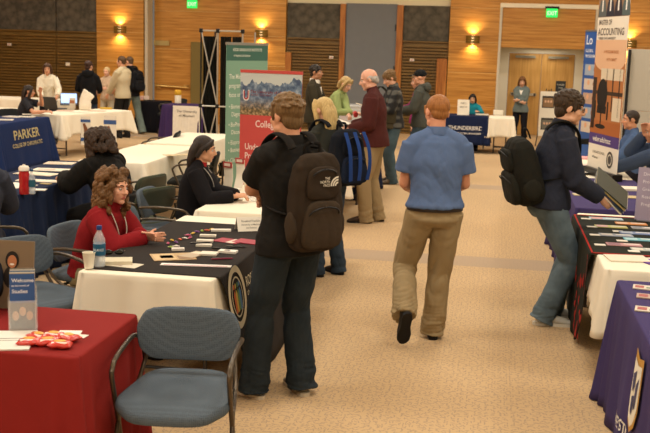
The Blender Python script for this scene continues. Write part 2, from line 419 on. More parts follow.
        for i in (0, 1):
            T.ell(Sh[i] + Rt @ V(((-1, 1)[i] * -.018, 0, -.012)) * s, [.056 * s * sr + lo * .5] * 3)
            T.tube([S3 + Rt @ V(((-1, 1)[i] * .02, -.005, .012)) * s, S3.lerp(Sh[i], .5) + Rt @ V((0, -.005, .004)) * s, Sh[i] + Rt @ V(((-1, 1)[i] * -.01, 0, -.008)) * s], [.052 * s + lo * .3, .055 * s + lo * .4, .054 * s * sr + lo * .5], n=14)
            ue = Sh[i].lerp(elb[i], .72 if sl == 'short' else 1)
            T.tube([Sh[i], Sh[i].lerp(ue, .5), ue], [.056 * s * sr + lo * .7, .056 * s * sr + lo, (.062 if sl == 'short' else .052) * s * sr + lo], n=16)
            if sl == 'long':
                T.ell(elb[i], .051 * s * sr + lo); we = wr[i] - (wr[i] - elb[i]).normalized() * .012
                T.tube([elb[i], elb[i].lerp(we, .5), we], [.051 * s * sr + lo, .046 * s * sr + lo, .036 * s * sr + lo], n=16)
        amp = top.get('amp', .006)
        ej = [np.array(e_) for e_ in elb]; s1 = np.array(S1)
        def dt(co):
            d = ridged(co, amp, 16, seed, (1, 1, .75)) + ridged(co, amp * .4, 38, seed + 5, (1, 1, .7))
            w = .55 + .9 * np.exp(-((co - s1) ** 2).sum(1) / .03)
            for e_ in ej: w = w + .8 * np.exp(-((co - e_) ** 2).sum(1) / .008)
            return d * np.minimum(w, 1.5)
        tm = top['mat'] if not isinstance(top['mat'], str) else cloth(top['mat'])
        tops = remesh(T, top.get('name', 'shirt'), max(.0065, vox * .95), tm, body, 16 if vox < .008 else 8, dt)
        c = top.get('collar')
        nd = (Hc - S3).normalized()
        if c in ('shirt', 'polo', 'jacket'):
            h = {'shirt': .042, 'polo': .036, 'jacket': .055}[c]; m = MB()
            n = 28; vs = []; fs = []
            for j in range(n + 1):
                a = rad(90 + 22 + (360 - 44) * j / n)
                for (r, z) in ((.074, -.012), (.071, h), (.078, h + .003), (.088, h * .25), (.088, -.014)):
                    zz = z + (.012 if sin(a) < 0 else -.01)
                    vs.append(S3 + Rt @ (V((r * cos(a), r * sin(a) * 1.02 + .012, zz)) * s))
            for j in range(n):
                for k in range(5):
                    a0 = j * 5 + k; a1 = j * 5 + (k + 1) % 5; fs.append((a0, a1, a1 + 5, a0 + 5))
            fs += [(4, 3, 2, 1, 0), tuple(n * 5 + k for k in range(5))]
            m.add(vs, fs); m.build('collar', top.get('cmat', tm), tops, auto=60)
        if c in ('turtle', 'roll'):
            m = MB(); m.tube([S3 - nd * .02 * s, S3 + nd * .03 * s, S3 + nd * (.065 if c == 'turtle' else .045) * s], [.072 * s, .066 * s * (1 + fat), .063 * s * (1 + fat)], n=20)
            m.build('collar', top.get('cmat', tm), tops, auto=60)
        if c == 'hood':
            m = MB(); m.ell(S3 + Rt @ V((0, -.095, .0)) * s, [.125 * s, .065 * s, .085 * s], Rt)
            for k in (-1, 1): m.tube([S3 + Rt @ (V(p) * s) for p in ((k * .07, -.09, .03), (k * .10, 0, .02), (k * .055, .09, -.03))], [.045 * s, .036 * s, .02 * s], n=12)
            remesh(m, 'hood', max(.008, vox), tm, tops, 3, lambda co: ridged(co, .006, 22, seed))
        if top.get('vneck'):
            m = MB(); g = lambda x_, y_, z_: S3 + Rt @ (V((x_, y_, z_)) * s)
            yy = .118 + lo / s
            vs = [g(-.05, .072, -.012), g(.05, .072, -.012), g(.042, yy - .015, -.09), g(0, yy + .006, -.20), g(-.042, yy - .015, -.09)]
            vs += [v - Rt @ V((0, .03, 0)) for v in vs]
            m.add(vs, [(0, 4, 3, 2, 1), (5, 6, 7, 8, 9), (0, 1, 6, 5), (1, 2, 7, 6), (2, 3, 8, 7), (3, 4, 9, 8), (4, 0, 5, 9)])
            m.build('undershirt', cloth(top['vneck']), body)
    # --- trousers or skirt
    if bottom:
        Q = MB(); lo = bottom.get('loose', .006); fl = bottom.get('flare', 1.); e0 = bottom.get('end', .02)
        tz = .03 if (top and top.get('hem', .06) > 0 and not seat) else .06
        Q.tube([P + V((0, 0, tz * s)), P + V((0, 0, .0 * s)), P - V((0, 0, .06 * s)), P - V((0, 0, .115 * s))], [(.155 * s * b + lo, .112 * s * b + lo), (.168 * s * b + lo, .122 * s * b + lo), (.174 * s * b + lo, .128 * s * b + lo), (.15 * s * b, .105 * s * b)], n=24)
        for i, k in ((0, -1), (1, 1)):
            Q.ell(P + V((k * .075 * s, -.042 * s, -.05 * s)), [.082 * s * b, .078 * s * b, .09 * s])
            an = ank[i] - (ank[i] - knee[i]).normalized() * -.0
            en = ank[i] + (ank[i] - knee[i]).normalized() * ((.085 - e0) * s if feet[i][4] == 0 else .02)
            Q.tube([hip[i] + V((0, 0, .02)), hip[i].lerp(knee[i], .5), knee[i]], [.094 * s * b + lo, .082 * s * b + lo, .066 * s + lo], n=18)
            Q.ell(knee[i], .064 * s + lo)
            Q.tube([knee[i], knee[i].lerp(an, .45), an, en], [.064 * s + lo, .062 * s * (.5 + .5 * fl) + lo, .058 * s * fl + lo, (.060 * s * fl + lo, .066 * s * fl + lo)], n=18)
        am = bottom.get('amp', .007); kn = [np.array(k) for k in knee]; az = [np.array(a) for a in ank]; pp = np.array(P) - np.array((0, 0, .1 * s))
        def dq(co):
            d = ridged(co, am, 17, seed + 3, (1, 1, .8)); w = .4 + .9 * np.exp(-((co - pp) ** 2).sum(1) / .012)
            for k_ in kn: w = w + .8 * np.exp(-((co - k_) ** 2).sum(1) / .02)
            h = np.zeros(len(co))
            for a_ in az:
                q = np.exp(-((co - a_) ** 2).sum(1) / .018); w = w + .9 * q
                h = h + q * ridged(co, am * 1.5, 22, seed + 9, (.6, .6, 2.2))
            return d * np.minimum(w, 1.6) + h
        bm_ = bottom['mat'] if not isinstance(bottom['mat'], str) else cloth(bottom['mat'])
        remesh(Q, bottom.get('name', 'trousers'), max(.0065, vox * .95), bm_, body, 3, dq)
        if bottom.get('belt'):
            m = MB(); c = P + V((0, 0, .022 * s)); n = 40
            vs = []; fs = []
            for j in range(n):
                a = 2 * pi * j / n
                for (r, z) in ((0, -.018), (.008, -.018), (.008, .018), (0, .018)):
                    vs.append(c + V(((.172 * s * b + lo + r) * cos(a), (.127 * s * b + lo + r) * sin(a), z)))
            for j in range(n):
                for k in range(4): fs.append((j * 4 + k, j * 4 + (k + 1) % 4, ((j + 1) % n) * 4 + (k + 1) % 4, ((j + 1) % n) * 4 + k))
            m.add(vs, fs); m.build('belt', plain(bottom['belt'], .5), body)
    # --- shoes
    if shoes:
        for i, k in ((0, -1), (1, 1)):
            Rf = Rz(feet[i][3]) @ Rx(-feet[i][4]); fp = lambda a, b_, c: ank[i] + Rf @ (V((a, b_, c)) * s)
            m = MB(); m.tube([fp(0, -.062, -.035), fp(0, -.03, -.03), fp(0, .04, -.035), fp(0, .12, -.05), fp(0, .185, -.062), fp(0, .205, -.066)], [(.026 * s, .022 * s), (.037 * s, .044 * s), (.040 * s, .044 * s), (.047 * s, .030 * s), (.040 * s, .020 * s), (.02 * s, .010 * s)], ref=Rf @ V((1, 0, 0)), n=16)
            m.tube([fp(0, -.012, -.04), fp(0, -.012, .02)], [(.040 * s, .048 * s), (.041 * s, .046 * s)], n=16)
            sh = remesh(m, 'shoe', max(.006, vox * .8), plain(shoes[0], .55), body, 2)
            m = MB(); ol = []
            for (yy, w) in ((-.078, .012), (-.062, .030), (-.02, .036), (.05, .035), (.12, .048), (.175, .044), (.205, .026), (.214, .008)): ol.append((yy, w))
            vs = [fp(-w, yy, -.085) for yy, w in ol] + [fp(w, yy, -.085) for yy, w in ol[::-1]]; n = len(vs)
            vs += [v + Rf @ V((0, 0, .022 * s)) for v in vs]
            m.add(vs, [tuple(range(n - 1, -1, -1)), tuple(range(n, 2 * n))] + [(j, (j + 1) % n, n + (j + 1) % n, n + j) for j in range(n)])
            m.build('sole', plain(shoes[1], .7), sh)
    return dict(root=root, body=body, S1=S1, S2=S2, S3=S3, Rt=Rt, wr=wr, elb=elb, Hc=Hc, Rh=Rh, P=P, s=s, hs=hs, M=Matrix.Translation((x, y, z0)) @ Matrix.Rotation(rad(rz), 4, 'Z'))

def cap_on(p, c):
    m = MB(); Hc, Rh, s = p['Hc'], p['Rh'], p['hs']; g = lambda x, y, z: Hc + Rh @ (V((x, y, z)) * s)
    m.ell(g(0, -.012, .055), [.086 * s, .104 * s, .078 * s], Rh, 20, 12)
    m.tube([g(0, .06, .055), g(0, .12, .050), g(0, .185, .036)], [(.075 * s, .008 * s), (.07 * s, .007 * s), (.03 * s, .004 * s)], ref=Rh @ V((1, 0, 0)), n=16)
    m.ell(g(0, -.012, .135), .008 * s)
    o = m.build('cap', cloth(c), p['body']); return o

def backpack(p, label, w, h, d, mats, drop=.03, shift=0., tilt=0, logo=False, stripe=None, group=None, straps=(-1, 1), gap=0.):
    """built in the wearer's torso frame, hangs on the shoulders; a thing of its own"""
    S3, Rt, s = p['S3'], p['Rt'] @ Rx(tilt), p['s']; M3 = p['M'].to_3x3()
    back = -.135 * s - .012 - gap
    o0 = S3 + Rt @ V((shift, back, -drop))                # top edge of the pack against the back
    base = o0 + Rt @ V((0, -d / 2, -h))
    root = thing('backpack', label, 'backpack', p['M'] @ base, 0, group)
    root.rotation_euler = (0, 0, p['M'].to_euler().z)
    g = lambda x, y, z: o0 + Rt @ V((x, y, z)) - base
    m = MB()
    sec = [(-.0, .40, .30), (-.03, .66, .55), (-.12, .88, .80), (-.32, 1.0, .96), (-.6, 1.06, 1.06), (-.84, 1.02, 1.04), (-.95, .92, .90), (-1., .72, .65)]
    def body(sec, W, D, H, y0, z0, mb, n=28, e=.62):
        vs = []; fs = []
        for (z, a, b_) in sec:
            for j in range(n):
                t = 2 * pi * j / n; cx = math.copysign(abs(cos(t)) ** e, cos(t)); cy = math.copysign(abs(sin(t)) ** e, sin(t))
                vs.append(g(cx * W / 2 * a, y0 - D / 2 + cy * D / 2 * b_, z0 + z * H))
        for i in range(len(sec) - 1):
            for j in range(n): fs.append((i * n + j, i * n + (j + 1) % n, (i + 1) * n + (j + 1) % n, (i + 1) * n + j))
        fs.append(tuple(range(n - 1, -1, -1))); fs.append(tuple((len(sec) - 1) * n + j for j in range(n)))
        mb.add(vs, fs)
    body(sec, w, d * .72, h, 0, 0, m)
    main = remesh(m, 'main_bag', .008, mats[0], root, 3, lambda co: ridged(co, .007, 15, 4) + ridged(co, .003, 40, 8))
    m = MB(); body(sec, w * .80, d * .26, h * .50, -d * .60, -h * .46, m)
    pk = remesh(m, 'front_pocket', .008, mats[1], root, 3, lambda co: ridged(co, .006, 18, 14))
    m = MB(); body(sec, w * .66, d * .20, h * .34, -d * .60, -h * .12, m)
    remesh(m, 'upper_pocket', .008, mats[0], root, 3, lambda co: ridged(co, .004, 20, 24))
    for k in (-1, 1):
        m = MB(); m.ell(g(k * w * .5, -d * .38, -h * .74), [.03, d * .24, h * .17], Rt); remesh(m, 'side_pocket', .008, mats[1], root, 2, lambda co: ridged(co, .005, 22, 5))
    # zips, handle, straps
    for (yy, zz, ww) in ((-d * .875, -h * .56, w * .33), (-d * .81, -h * .18, w * .26)):
        m = MB(); m.tube([g(-ww, yy + .03, zz - .05), g(-ww * .8, yy, zz), g(0, yy - .006, zz + .02), g(ww * .8, yy, zz), g(ww, yy + .03, zz - .05)], .005, n=8); m.build('zip', plain('#1b1917', .5), root)
    m = MB(); m.tube([g(-.05, -.02, -.02), g(-.045, -.03, .045), g(.045, -.03, .045), g(.05, -.02, -.02)], [(.012, .006)] * 4, n=8); m.build('handle', mats[2], root)
    for k in straps:
        tq = [(.075, -.135, -.02), (.088, -.09, .035), (.098, 0, .058), (.108, .085, .0), (.118, .118, -.10), (.128, .118, -.20), (.155, .05, -.31), (.165, -.06, -.36), (.13, -.15, -.38)]
        m = MB(); m.tube([S3 + p['Rt'] @ (V((k * a, b_, c)) * s) - base for a, b_, c in tq], [(.030, .010)] * 5 + [(.024, .008), (.012, .005), (.012, .005), (.012, .005)], ref=p['Rt'] @ V((1, 0, 0)), n=12)
        m.build('shoulder_strap', mats[2], root)
    if stripe:
        for k in (-1, 0, 1):
            m = MB(); m.tube([g(k * w * .30, -d * .80, -h * .06), g(k * w * .32, -d * 1.03, -h * .35), g(k * w * .32, -d * 1.05, -h * .65), g(k * w * .28, -d * .96, -h * .9)], [(.022, .005)] * 4, ref=Rt @ V((1, 0, 0)), n=10); m.build('stripe_panel', stripe, root)
    if logo:
        m = MB(); f = lambda u, v: g(u + .055, -d * .830, -h * .31 + v) 
        for r0, r1 in ((.014, .024), (.029, .039), (.044, .054)):
            n = 8; vs = []; 
            for j in range(n + 1):
                a = pi - (pi / 2) * j / n; vs += [f(r0 * cos(a) + .03, r0 * sin(a) - .004), f(r1 * cos(a) + .03, r1 * sin(a) - .004)]
            m.add(vs, [(2 * j, 2 * j + 1, 2 * j + 3, 2 * j + 2) for j in range(n)])
        for i, t in enumerate(('THE', 'NORTH', 'FACE')):
            vs, fs = glyphs(t, .021, 'RIGHT', .012); m.add([f(x * .9 - .028, y + .034 - .019 * i) for x, y in vs], fs)
        m.build('logo', plain('#d9d2c0', .6), root)
    return root
# ------------------------------------------------------------------ the hall
XL, XR, YB, YF, ZC = -13.2, 7.0, 24.3, -2.5, 4.9
def wood(name, c1, c2, c3, sc=(1.3, 1.3, 26.)):
    m, nt, b = _new(name); N = nt.nodes.new; L = nt.links.new
    tc = N('ShaderNodeTexCoord'); mp = N('ShaderNodeMapping'); mp.inputs['Scale'].default_value = sc
    L(tc.outputs['Object'], mp.inputs['Vector'])
    n = N('ShaderNodeTexNoise'); n.inputs['Scale'].default_value = 1; n.inputs['Detail'].default_value = 6; n.inputs['Distortion'].default_value = .5
    L(mp.outputs['Vector'], n.inputs['Vector'])
    r = N('ShaderNodeValToRGB'); e = r.color_ramp.elements
    e[0].position = .30; e[0].color = col(c1); e[1].position = .72; e[1].color = col(c3); q = e.new(.5); q.color = col(c2)
    L(n.outputs['Fac'], r.inputs['Fac']); L(r.outputs['Color'], b.inputs['Base Color']); b.inputs['Roughness'].default_value = .42; b.inputs['Specular IOR Level'].default_value = .35
    return m
WOOD = wood('wood_veneer', '#a06c28', '#bd8438', '#cf9a4c'); WOODTRIM = wood('wood_trim', '#8a5220', '#a7682b', '#bb7d3a', (14, 14, 1.5))
SLAT = wood('slat_wood', '#644b22', '#745829', '#856632', (2, 2, 30)); DOORW = wood('door_wood', '#a87c3c', '#b98b48', '#c69a56', (20, 20, 1.2))
def carpet():
    m, nt, b = _new('carpet'); N = nt.nodes.new; L = nt.links.new
    tc = N('ShaderNodeTexCoord')
    def dash(scale, a, c, off):
        mp = N('ShaderNodeMapping'); mp.inputs['Location'].default_value = (off, off * .7, 0); L(tc.outputs['Object'], mp.inputs['Vector'])
        v = N('ShaderNodeTexVoronoi'); v.voronoi_dimensions = '2D'; v.inputs['Scale'].default_value = scale; v.inputs['Randomness'].default_value = .8
        L(mp.outputs['Vector'], v.inputs['Vector'])
        s = N('ShaderNodeVectorMath'); s.operation = 'SUBTRACT'; L(mp.outputs['Vector'], s.inputs[0]); L(v.outputs['Position'], s.inputs[1])
        sp = N('ShaderNodeSeparateColor'); L(v.outputs['Color'], sp.inputs['Color'])
        an = N('ShaderNodeMath'); an.operation = 'MULTIPLY'; an.inputs[1].default_value = 6.283; L(sp.outputs[0], an.inputs[0])
        ro = N('ShaderNodeVectorRotate'); ro.rotation_type = 'Z_AXIS'; L(s.outputs[0], ro.inputs['Vector']); L(an.outputs[0], ro.inputs['Angle'])
        sx = N('ShaderNodeSeparateXYZ'); L(ro.outputs[0], sx.inputs[0]); out = []
        for i, lim in ((0, a), (1, c)):
            ab = N('ShaderNodeMath'); ab.operation = 'ABSOLUTE'; L(sx.outputs[i], ab.inputs[0])
            le = N('ShaderNodeMath'); le.operation = 'LESS_THAN'; le.inputs[1].default_value = lim; L(ab.outputs[0], le.inputs[0]); out.append(le)
        mu = N('ShaderNodeMath'); mu.operation = 'MULTIPLY'; L(out[0].outputs[0], mu.inputs[0]); L(out[1].outputs[0], mu.inputs[1])
        return mu
    d1 = dash(27, .0135, .0030, 0); d2 = dash(27, .012, .0028, 3.37)
    mxx = N('ShaderNodeMath'); mxx.operation = 'MAXIMUM'; L(d1.outputs[0], mxx.inputs[0]); L(d2.outputs[0], mxx.inputs[1])
    n1 = N('ShaderNodeTexNoise'); n1.inputs['Scale'].default_value = 170; n1.inputs['Detail'].default_value = 2; L(tc.outputs['Object'], n1.inputs['Vector'])
    base = N('ShaderNodeMix'); base.data_type = 'RGBA'; base.inputs['A'].default_value = col('#b5956d'); base.inputs['B'].default_value = col('#ceb187'); L(n1.outputs['Fac'], base.inputs['Factor'])
    dk = N('ShaderNodeMix'); dk.data_type = 'RGBA'; dk.inputs['B'].default_value = col('#94806c'); L(base.outputs['Result'], dk.inputs['A'])
    f = N('ShaderNodeMath'); f.operation = 'MULTIPLY'; f.inputs[1].default_value = .75; L(mxx.outputs[0], f.inputs[0]); L(f.outputs[0], dk.inputs['Factor'])
    # woven cross bands
    sx = N('ShaderNodeSeparateXYZ'); L(tc.outputs['Object'], sx.inputs[0])
    a = N('ShaderNodeMath'); a.operation = 'SUBTRACT'; a.inputs[1].default_value = 9.76; L(sx.outputs['Y'], a.inputs[0])
    pp = N('ShaderNodeMath'); pp.operation = 'PINGPONG'; pp.inputs[1].default_value = 2.77; L(a.outputs[0], pp.inputs[0])
    lt = N('ShaderNodeMath'); lt.operation = 'LESS_THAN'; lt.inputs[1].default_value = .24; L(pp.outputs[0], lt.inputs[0])
    gt = N('ShaderNodeMath'); gt.operation = 'GREATER_THAN'; gt.inputs[1].default_value = 6.; L(sx.outputs['Y'], gt.inputs[0])
    mu = N('ShaderNodeMath'); mu.operation = 'MULTIPLY'; L(lt.outputs[0], mu.inputs[0]); L(gt.outputs[0], mu.inputs[1])
    m2 = N('ShaderNodeMath'); m2.operation = 'MULTIPLY'; m2.inputs[1].default_value = .8; L(mu.outputs[0], m2.inputs[0])
    bd = N('ShaderNodeMix'); bd.data_type = 'RGBA'; bd.inputs['B'].default_value = col('#a8937c'); L(dk.outputs['Result'], bd.inputs['A']); L(m2.outputs[0], bd.inputs['Factor'])
    L(bd.outputs['Result'], b.inputs['Base Color']); b.inputs['Roughness'].default_value = .95; b.inputs['Specular IOR Level'].default_value = .1
    bp = N('ShaderNodeBump'); bp.inputs['Strength'].default_value = .4; bp.inputs['Distance'].default_value = .004; L(n1.outputs['Fac'], bp.inputs['Height']); L(bp.outputs['Normal'], b.inputs['Normal'])
    return m
CREAM = plain('#e8dcb8', .8); PLASTER = plain('#d9d0bb', .8)
m = MB(); m.b6(XL, XR, YF, 27.5, -.1, 0); struct(m.build('floor', carpet()))
m = MB(); m.b6(XL, XR, YF, 27.5, ZC, ZC + .1); struct(m.build('ceiling', CREAM))
m = MB(); m.b6(XL - .1, XL, YF, 27.5, 0, ZC); struct(m.build('wall_left', WOOD))
m = MB(); m.b6(XR, XR + .1, YF, 27.5, 0, ZC); struct(m.build('wall_right', PLASTER))
m = MB(); m.b6(XL, XR, YF - .1, YF, 0, ZC); struct(m.build('wall_front', PLASTER))
# back wall: bays from left to right
def acoustic():
    m, nt, b = _new('acoustic_fabric'); N = nt.nodes.new; L = nt.links.new
    tc = N('ShaderNodeTexCoord'); v = N('ShaderNodeTexVoronoi'); v.inputs['Scale'].default_value = 5.5; L(tc.outputs['Object'], v.inputs['Vector'])
    n = N('ShaderNodeTexNoise'); n.inputs['Scale'].default_value = 14; n.inputs['Detail'].default_value = 4; L(tc.outputs['Object'], n.inputs['Vector'])
    ad = N('ShaderNodeMath'); ad.operation = 'MULTIPLY'; L(v.outputs['Distance'], ad.inputs[0]); L(n.outputs['Fac'], ad.inputs[1])
    r = N('ShaderNodeValToRGB'); e = r.color_ramp.elements; e[0].position = .05; e[0].color = col('#625c4e'); e[1].position = .42; e[1].color = col('#454138'); L(ad.outputs[0], r.inputs['Fac'])
    L(r.outputs['Color'], b.inputs['Base Color']); b.inputs['Roughness'].default_value = .95; return m
ACOU = acoustic()
WB = struct(link('wall_back', None))
def kid(o): o.parent = WB; return o
ZH = 3.06
m = MB(); m.b6(XL, -8.66, YB + .12, YB + .2, 0, ZC); m.b6(-6.15, .02, YB + .12, YB + .2, 0, ZC); m.b6(2.22, XR, YB + .12, YB + .2, 0, ZC); m.b6(-8.66, -6.15, YB + .12, YB + .2, 3.75, ZC); m.b6(.02, 2.22, YB + .12, YB + .2, 3.75, ZC)
kid(m.build('backing', CREAM))
def slat_bay(x0, x1, z1=2.2, ztop=ZH):
    m = MB(); m.b6(x0, x1, YB + .07, YB + .12, 0, z1); n = int(z1 / .074)
    for i in range(n): m.b6(x0, x1, YB + .0, YB + .07, i * .074 + .010, i * .074 + .050)
    kid(m.build('slat_panel', SLAT))
    m = MB(); m.b6(x0, x1, YB + .03, YB + .12, z1 + .03, ztop); kid(m.build('acoustic_panel', ACOU, bevel=.01))
    m = MB(); m.b6(x0, x1, YB, YB + .12, z1, z1 + .03); kid(m.build('rail', SLAT))
slat_bay(XL, -11.1, 2.2, 3.9); slat_bay(-11.08, -9.99, 2.2, 3.9)
slat_bay(-5.1, -3.79); slat_bay(-2.27, -1.17)
def wood_bay(x0, x1, y0=YB - .05, seams=(0, .72, 1.52, 2.24, 3.03, 3.9), y1=YB + .12):
    m = MB()
    for a, b_ in zip(seams[:-1], seams[1:]): m.b6(x0, x1, y0, y1, a + .006, b_ - .006)
    kid(m.build('wood_panel', WOOD, bevel=.006))
    m = MB(); m.b6(x0 + .004, x1 - .004, y0 + .006, y1, seams[0], seams[-1]); kid(m.build('seam_strip', plain('#d2ac6c', .5)))
wood_bay(-9.98, -8.74); wood_bay(-6.28, -5.12); wood_bay(-1.16, .0); wood_bay(2.24, 3.6); wood_bay(3.61, 5.2); wood_bay(5.21, XR)
wood_bay(-.02, 2.3, YB - .05, (3.16, 3.9))
# wide grey movable partition between wooden posts
m = MB(); m.b6(-3.64, -2.42, YB + .02, YB + .1, 0, 3.08); m.b6(-3.655, -3.64, YB, YB + .1, 0, 3.08)
PART = cloth('#75787a', .05, 6, .2, 300); kid(m.build('partition_panel', PART, bevel=.004))
m = MB(); m.b6(-2.46, -2.43, YB - .005, YB + .02, 2.45, 2.6); m.b6(-2.46, -2.43, YB - .005, YB + .02, 1.5, 1.62); kid(m.build('hinge', plain('#3a3a38', .4, .8)))
for i, (a, b_) in enumerate(((-3.79, -3.66), (-2.42, -2.27))):
    m = MB(); m.b6(a, b_, YB - .03, YB + .12, 0, ZH); struct(m.build('trim_%d' % (i + 1), WOODTRIM, bevel=.005))
m = MB(); m.b6(-1.42, -1.18, YB - .05, YB + .0, 0, 1.83); struct(m.build('trim_3', WOODTRIM, bevel=.005))
m = MB(); m.b6(-5.12, -4.97, YB - .05, YB + .0, 0, 1.87); struct(m.build('trim_4', WOODTRIM, bevel=.005))
# the recess with the wide wooden wall and the olive door frame
m = MB(); m.b6(-8.70, -8.62, YB - .09, YB + .3, 0, 3.9); struct(m.build('trim_5', plain('#c6bca4', .5), bevel=.01))
wood_bay(-8.6, -6.28, YB + .35, (0, .9, 1.86, 2.8, 3.9), YB + .45)
m = MB(); m.b6(-8.6, -8.2, YB + .30, YB + .35, 1.94, 2.06); kid(m.build('ledge', plain('#b09a60', .5)))
m = MB(); m.b6(-7.62, -7.3, YB + .28, YB + .36, 0, 2.05); kid(m.build('olive_panel', plain('#7a6a38', .6), bevel=.01))
m = MB(); m.tube([(-8.55, YB + .28, .93), (-7.66, YB + .28, .90)], .035, n=12, k=1); m.b6(-8.5, -8.4, YB + .28, YB + .35, .86, .97); m.b6(-7.8, -7.7, YB + .28, YB + .35, .86, .97)
kid(m.build('push_bar', plain('#c9a764', .3, .8)))
# right-hand recess with the double door
m = MB(); m.b6(.0, .06, YB - .06, YB + 1.3, 0, 3.16); m.b6(2.18, 2.24, YB - .06, YB + 1.3, 0, 3.16); struct(m.build('trim_6', plain('#cfc8b4', .6), bevel=.01))
m = MB(); m.b6(.0, 2.3, YB - .07, YB + .1, 3.06, 3.16); struct(m.build('trim_7', plain('#f2ead2', .6), bevel=.01))
m = MB(); m.b6(.06, 2.18, YB - .02, YB + .1, 2.14, 3.06); kid(m.build('header_panel', WOOD, bevel=.006))
m = MB(); m.b6(.06, 2.18, YB + .1, YB + 1.25, 2.14, 2.18); kid(m.build('recess_soffit', PLASTER))
m = MB(); m.b6(.06, .28, YB + 1.2, YB + 1.3, 0, 2.14); m.b6(1.88, 2.18, YB + 1.2, YB + 1.3, 0, 2.14); m.b6(.28, 1.88, YB + 1.2, YB + 1.3, 2.02, 2.14); kid(m.build('recess_wall', PLASTER))
D = struct(link('door_1', None))
for k, (a, b_) in enumerate(((.29, 1.075), (1.085, 1.87))):
    m = MB(); m.b6(a, b_, YB + 1.2, YB + 1.25, .01, 2.01); o = m.build('door_leaf', DOORW, D, bevel=.004)
    m = MB(); m.b6(a + .15, b_ - .15, YB + 1.12, YB + 1.2, 1.90, 1.96); m.tube([(a + .2, YB + 1.14, 1.93), (b_ - .2, YB + 1.06, 1.95)], .012, n=8, k=1); m.build('door_closer', plain('#8c8878', .4, .6), o)
    m = MB(); m.b6(a + .08, b_ - .08, YB + 1.13, YB + 1.17, .98, 1.04); m.b6(a + .1, a + .14, YB + 1.13, YB + 1.2, .97, 1.05); m.b6(b_ - .14, b_ - .1, YB + 1.13, YB + 1.2, .97, 1.05); m.build('push_bar', plain('#b9b2a0', .3, .8), o)
# small wall plates
m = MB(); m.b6(-10.83, -10.72, YB - .012, YB, 1.36, 1.44); kid(m.build('switch_plate', plain('#e6dcc4', .5)))
for x, z in ((-12.35, 1.85), (-3.98, 1.78), (-2.02, 1.78)):
    m = MB(); m.b6(x - .05, x + .05, YB - .03, YB, z - .03, z + .03); m.b6(x - .03, x + .03, YB - .034, YB - .03, z - .012, z + .008, 1); o = m.build('fire_alarm', [plain('#e9e2d2', .4), plain('#b5392c', .4)], bevel=.004)
    tag(o, {-12.35: 'small alarm box on the slats above the laptop table', -3.98: 'small white alarm box on the slats left of the grey partition', -2.02: 'small white alarm box on the slats right of the grey partition'}[x], 'alarm', 'wall alarms')
# sconces
BRASS = plain('#7d652c', .6, .3, .2)
for px, w in ((121, 'on the far-left wood panel'), (262, 'on the wood panel between the banners and the slats'), (473, 'on the wood panel beside the double doors'), (632, 'on the wood panel right of the tall banner')):
    x = aty(px, 35, YB).x if px < 600 else 2.98; zc = 2.30
    r = thing('wall_sconce', 'brass half-round wall sconce ' + w, 'lamp', (x, YB - .05, zc), 0, 'brass wall sconces')
    m = MB(); n = 20; W, Dp = .32, .14
    for z0, z1 in ((-.085, -.033), (-.027, .027), (.033, .085)):
        vs = []; fs = []
        for j in range(n + 1):
            a = pi * j / n; c, s_ = cos(a), sin(a)
            for rr in (1, .94):
                for z in (z0, z1): vs.append((W / 2 * rr * c * 1., -Dp * rr * s_, z))
        for j in range(n):
            a = j * 4; fs += [(a, a + 4, a + 5, a + 1), (a + 2, a + 3, a + 7, a + 6), (a + 1, a + 5, a + 7, a + 3), (a, a + 2, a + 6, a + 4)]
        fs += [(0, 1, 3, 2), (n * 4, n * 4 + 2, n * 4 + 3, n * 4 + 1)]
        m.add(vs, fs)
    m.build('shade', BRASS, r)
    m = MB(); m.b6(-.03, .03, -.02, 0, -.06, .06); m.build('mount', BRASS, r)
    m = MB(); m.tube([(0, -.06, -.088), (0, -.06, .088)], .034, n=12, k=1); m.build('lamp_tube', plain('#ffd79a', .5, emit=4.), r)
    for s_ in (-1, 1):
        ld = bpy.data.lights.new('sconce_light', 'SPOT'); ld.energy = 34; ld.color = (1, .72, .38); ld.spot_size = rad(150); ld.spot_blend = .9; ld.shadow_soft_size = .04
        lo = bpy.data.objects.new('sconce_light', ld); COL.objects.link(lo); lo.location = (x, YB - .115, zc + s_ * .105); lo.rotation_euler = (rad(180 if s_ > 0 else 0), 0, 0)
# exit signs
for px, py, y, w in ((192, 4, YB + .3, 'hanging over the wide wood recess'), (552, 13, YB - .09, 'over the double-door recess')):
    p = aty(px, py, y)
    r = thing('exit_sign', 'green lit exit sign ' + w, 'sign', (p.x, y, p.z), 0, 'green exit signs')
    m = MB(); m.b6(-.13, .13, 0, .03, -.10, .10); m.build('sign_face', plain('#27d45a', .4, emit=1.1), r, bevel=.004)
    m = MB(); m.b6(-.16, .16, -.01, .05, .10, .15); m.build('housing', plain('#23251f', .5), r, bevel=.004)
    vs = letters('lettering', [('EXIT', .13, 0, -.047, 'CENTER', 0, .85)], flat((0, -.004, 0), (1, 0, 0), (0, 0, 1)), plain('#b4f7a6', .4, emit=1.6), r)

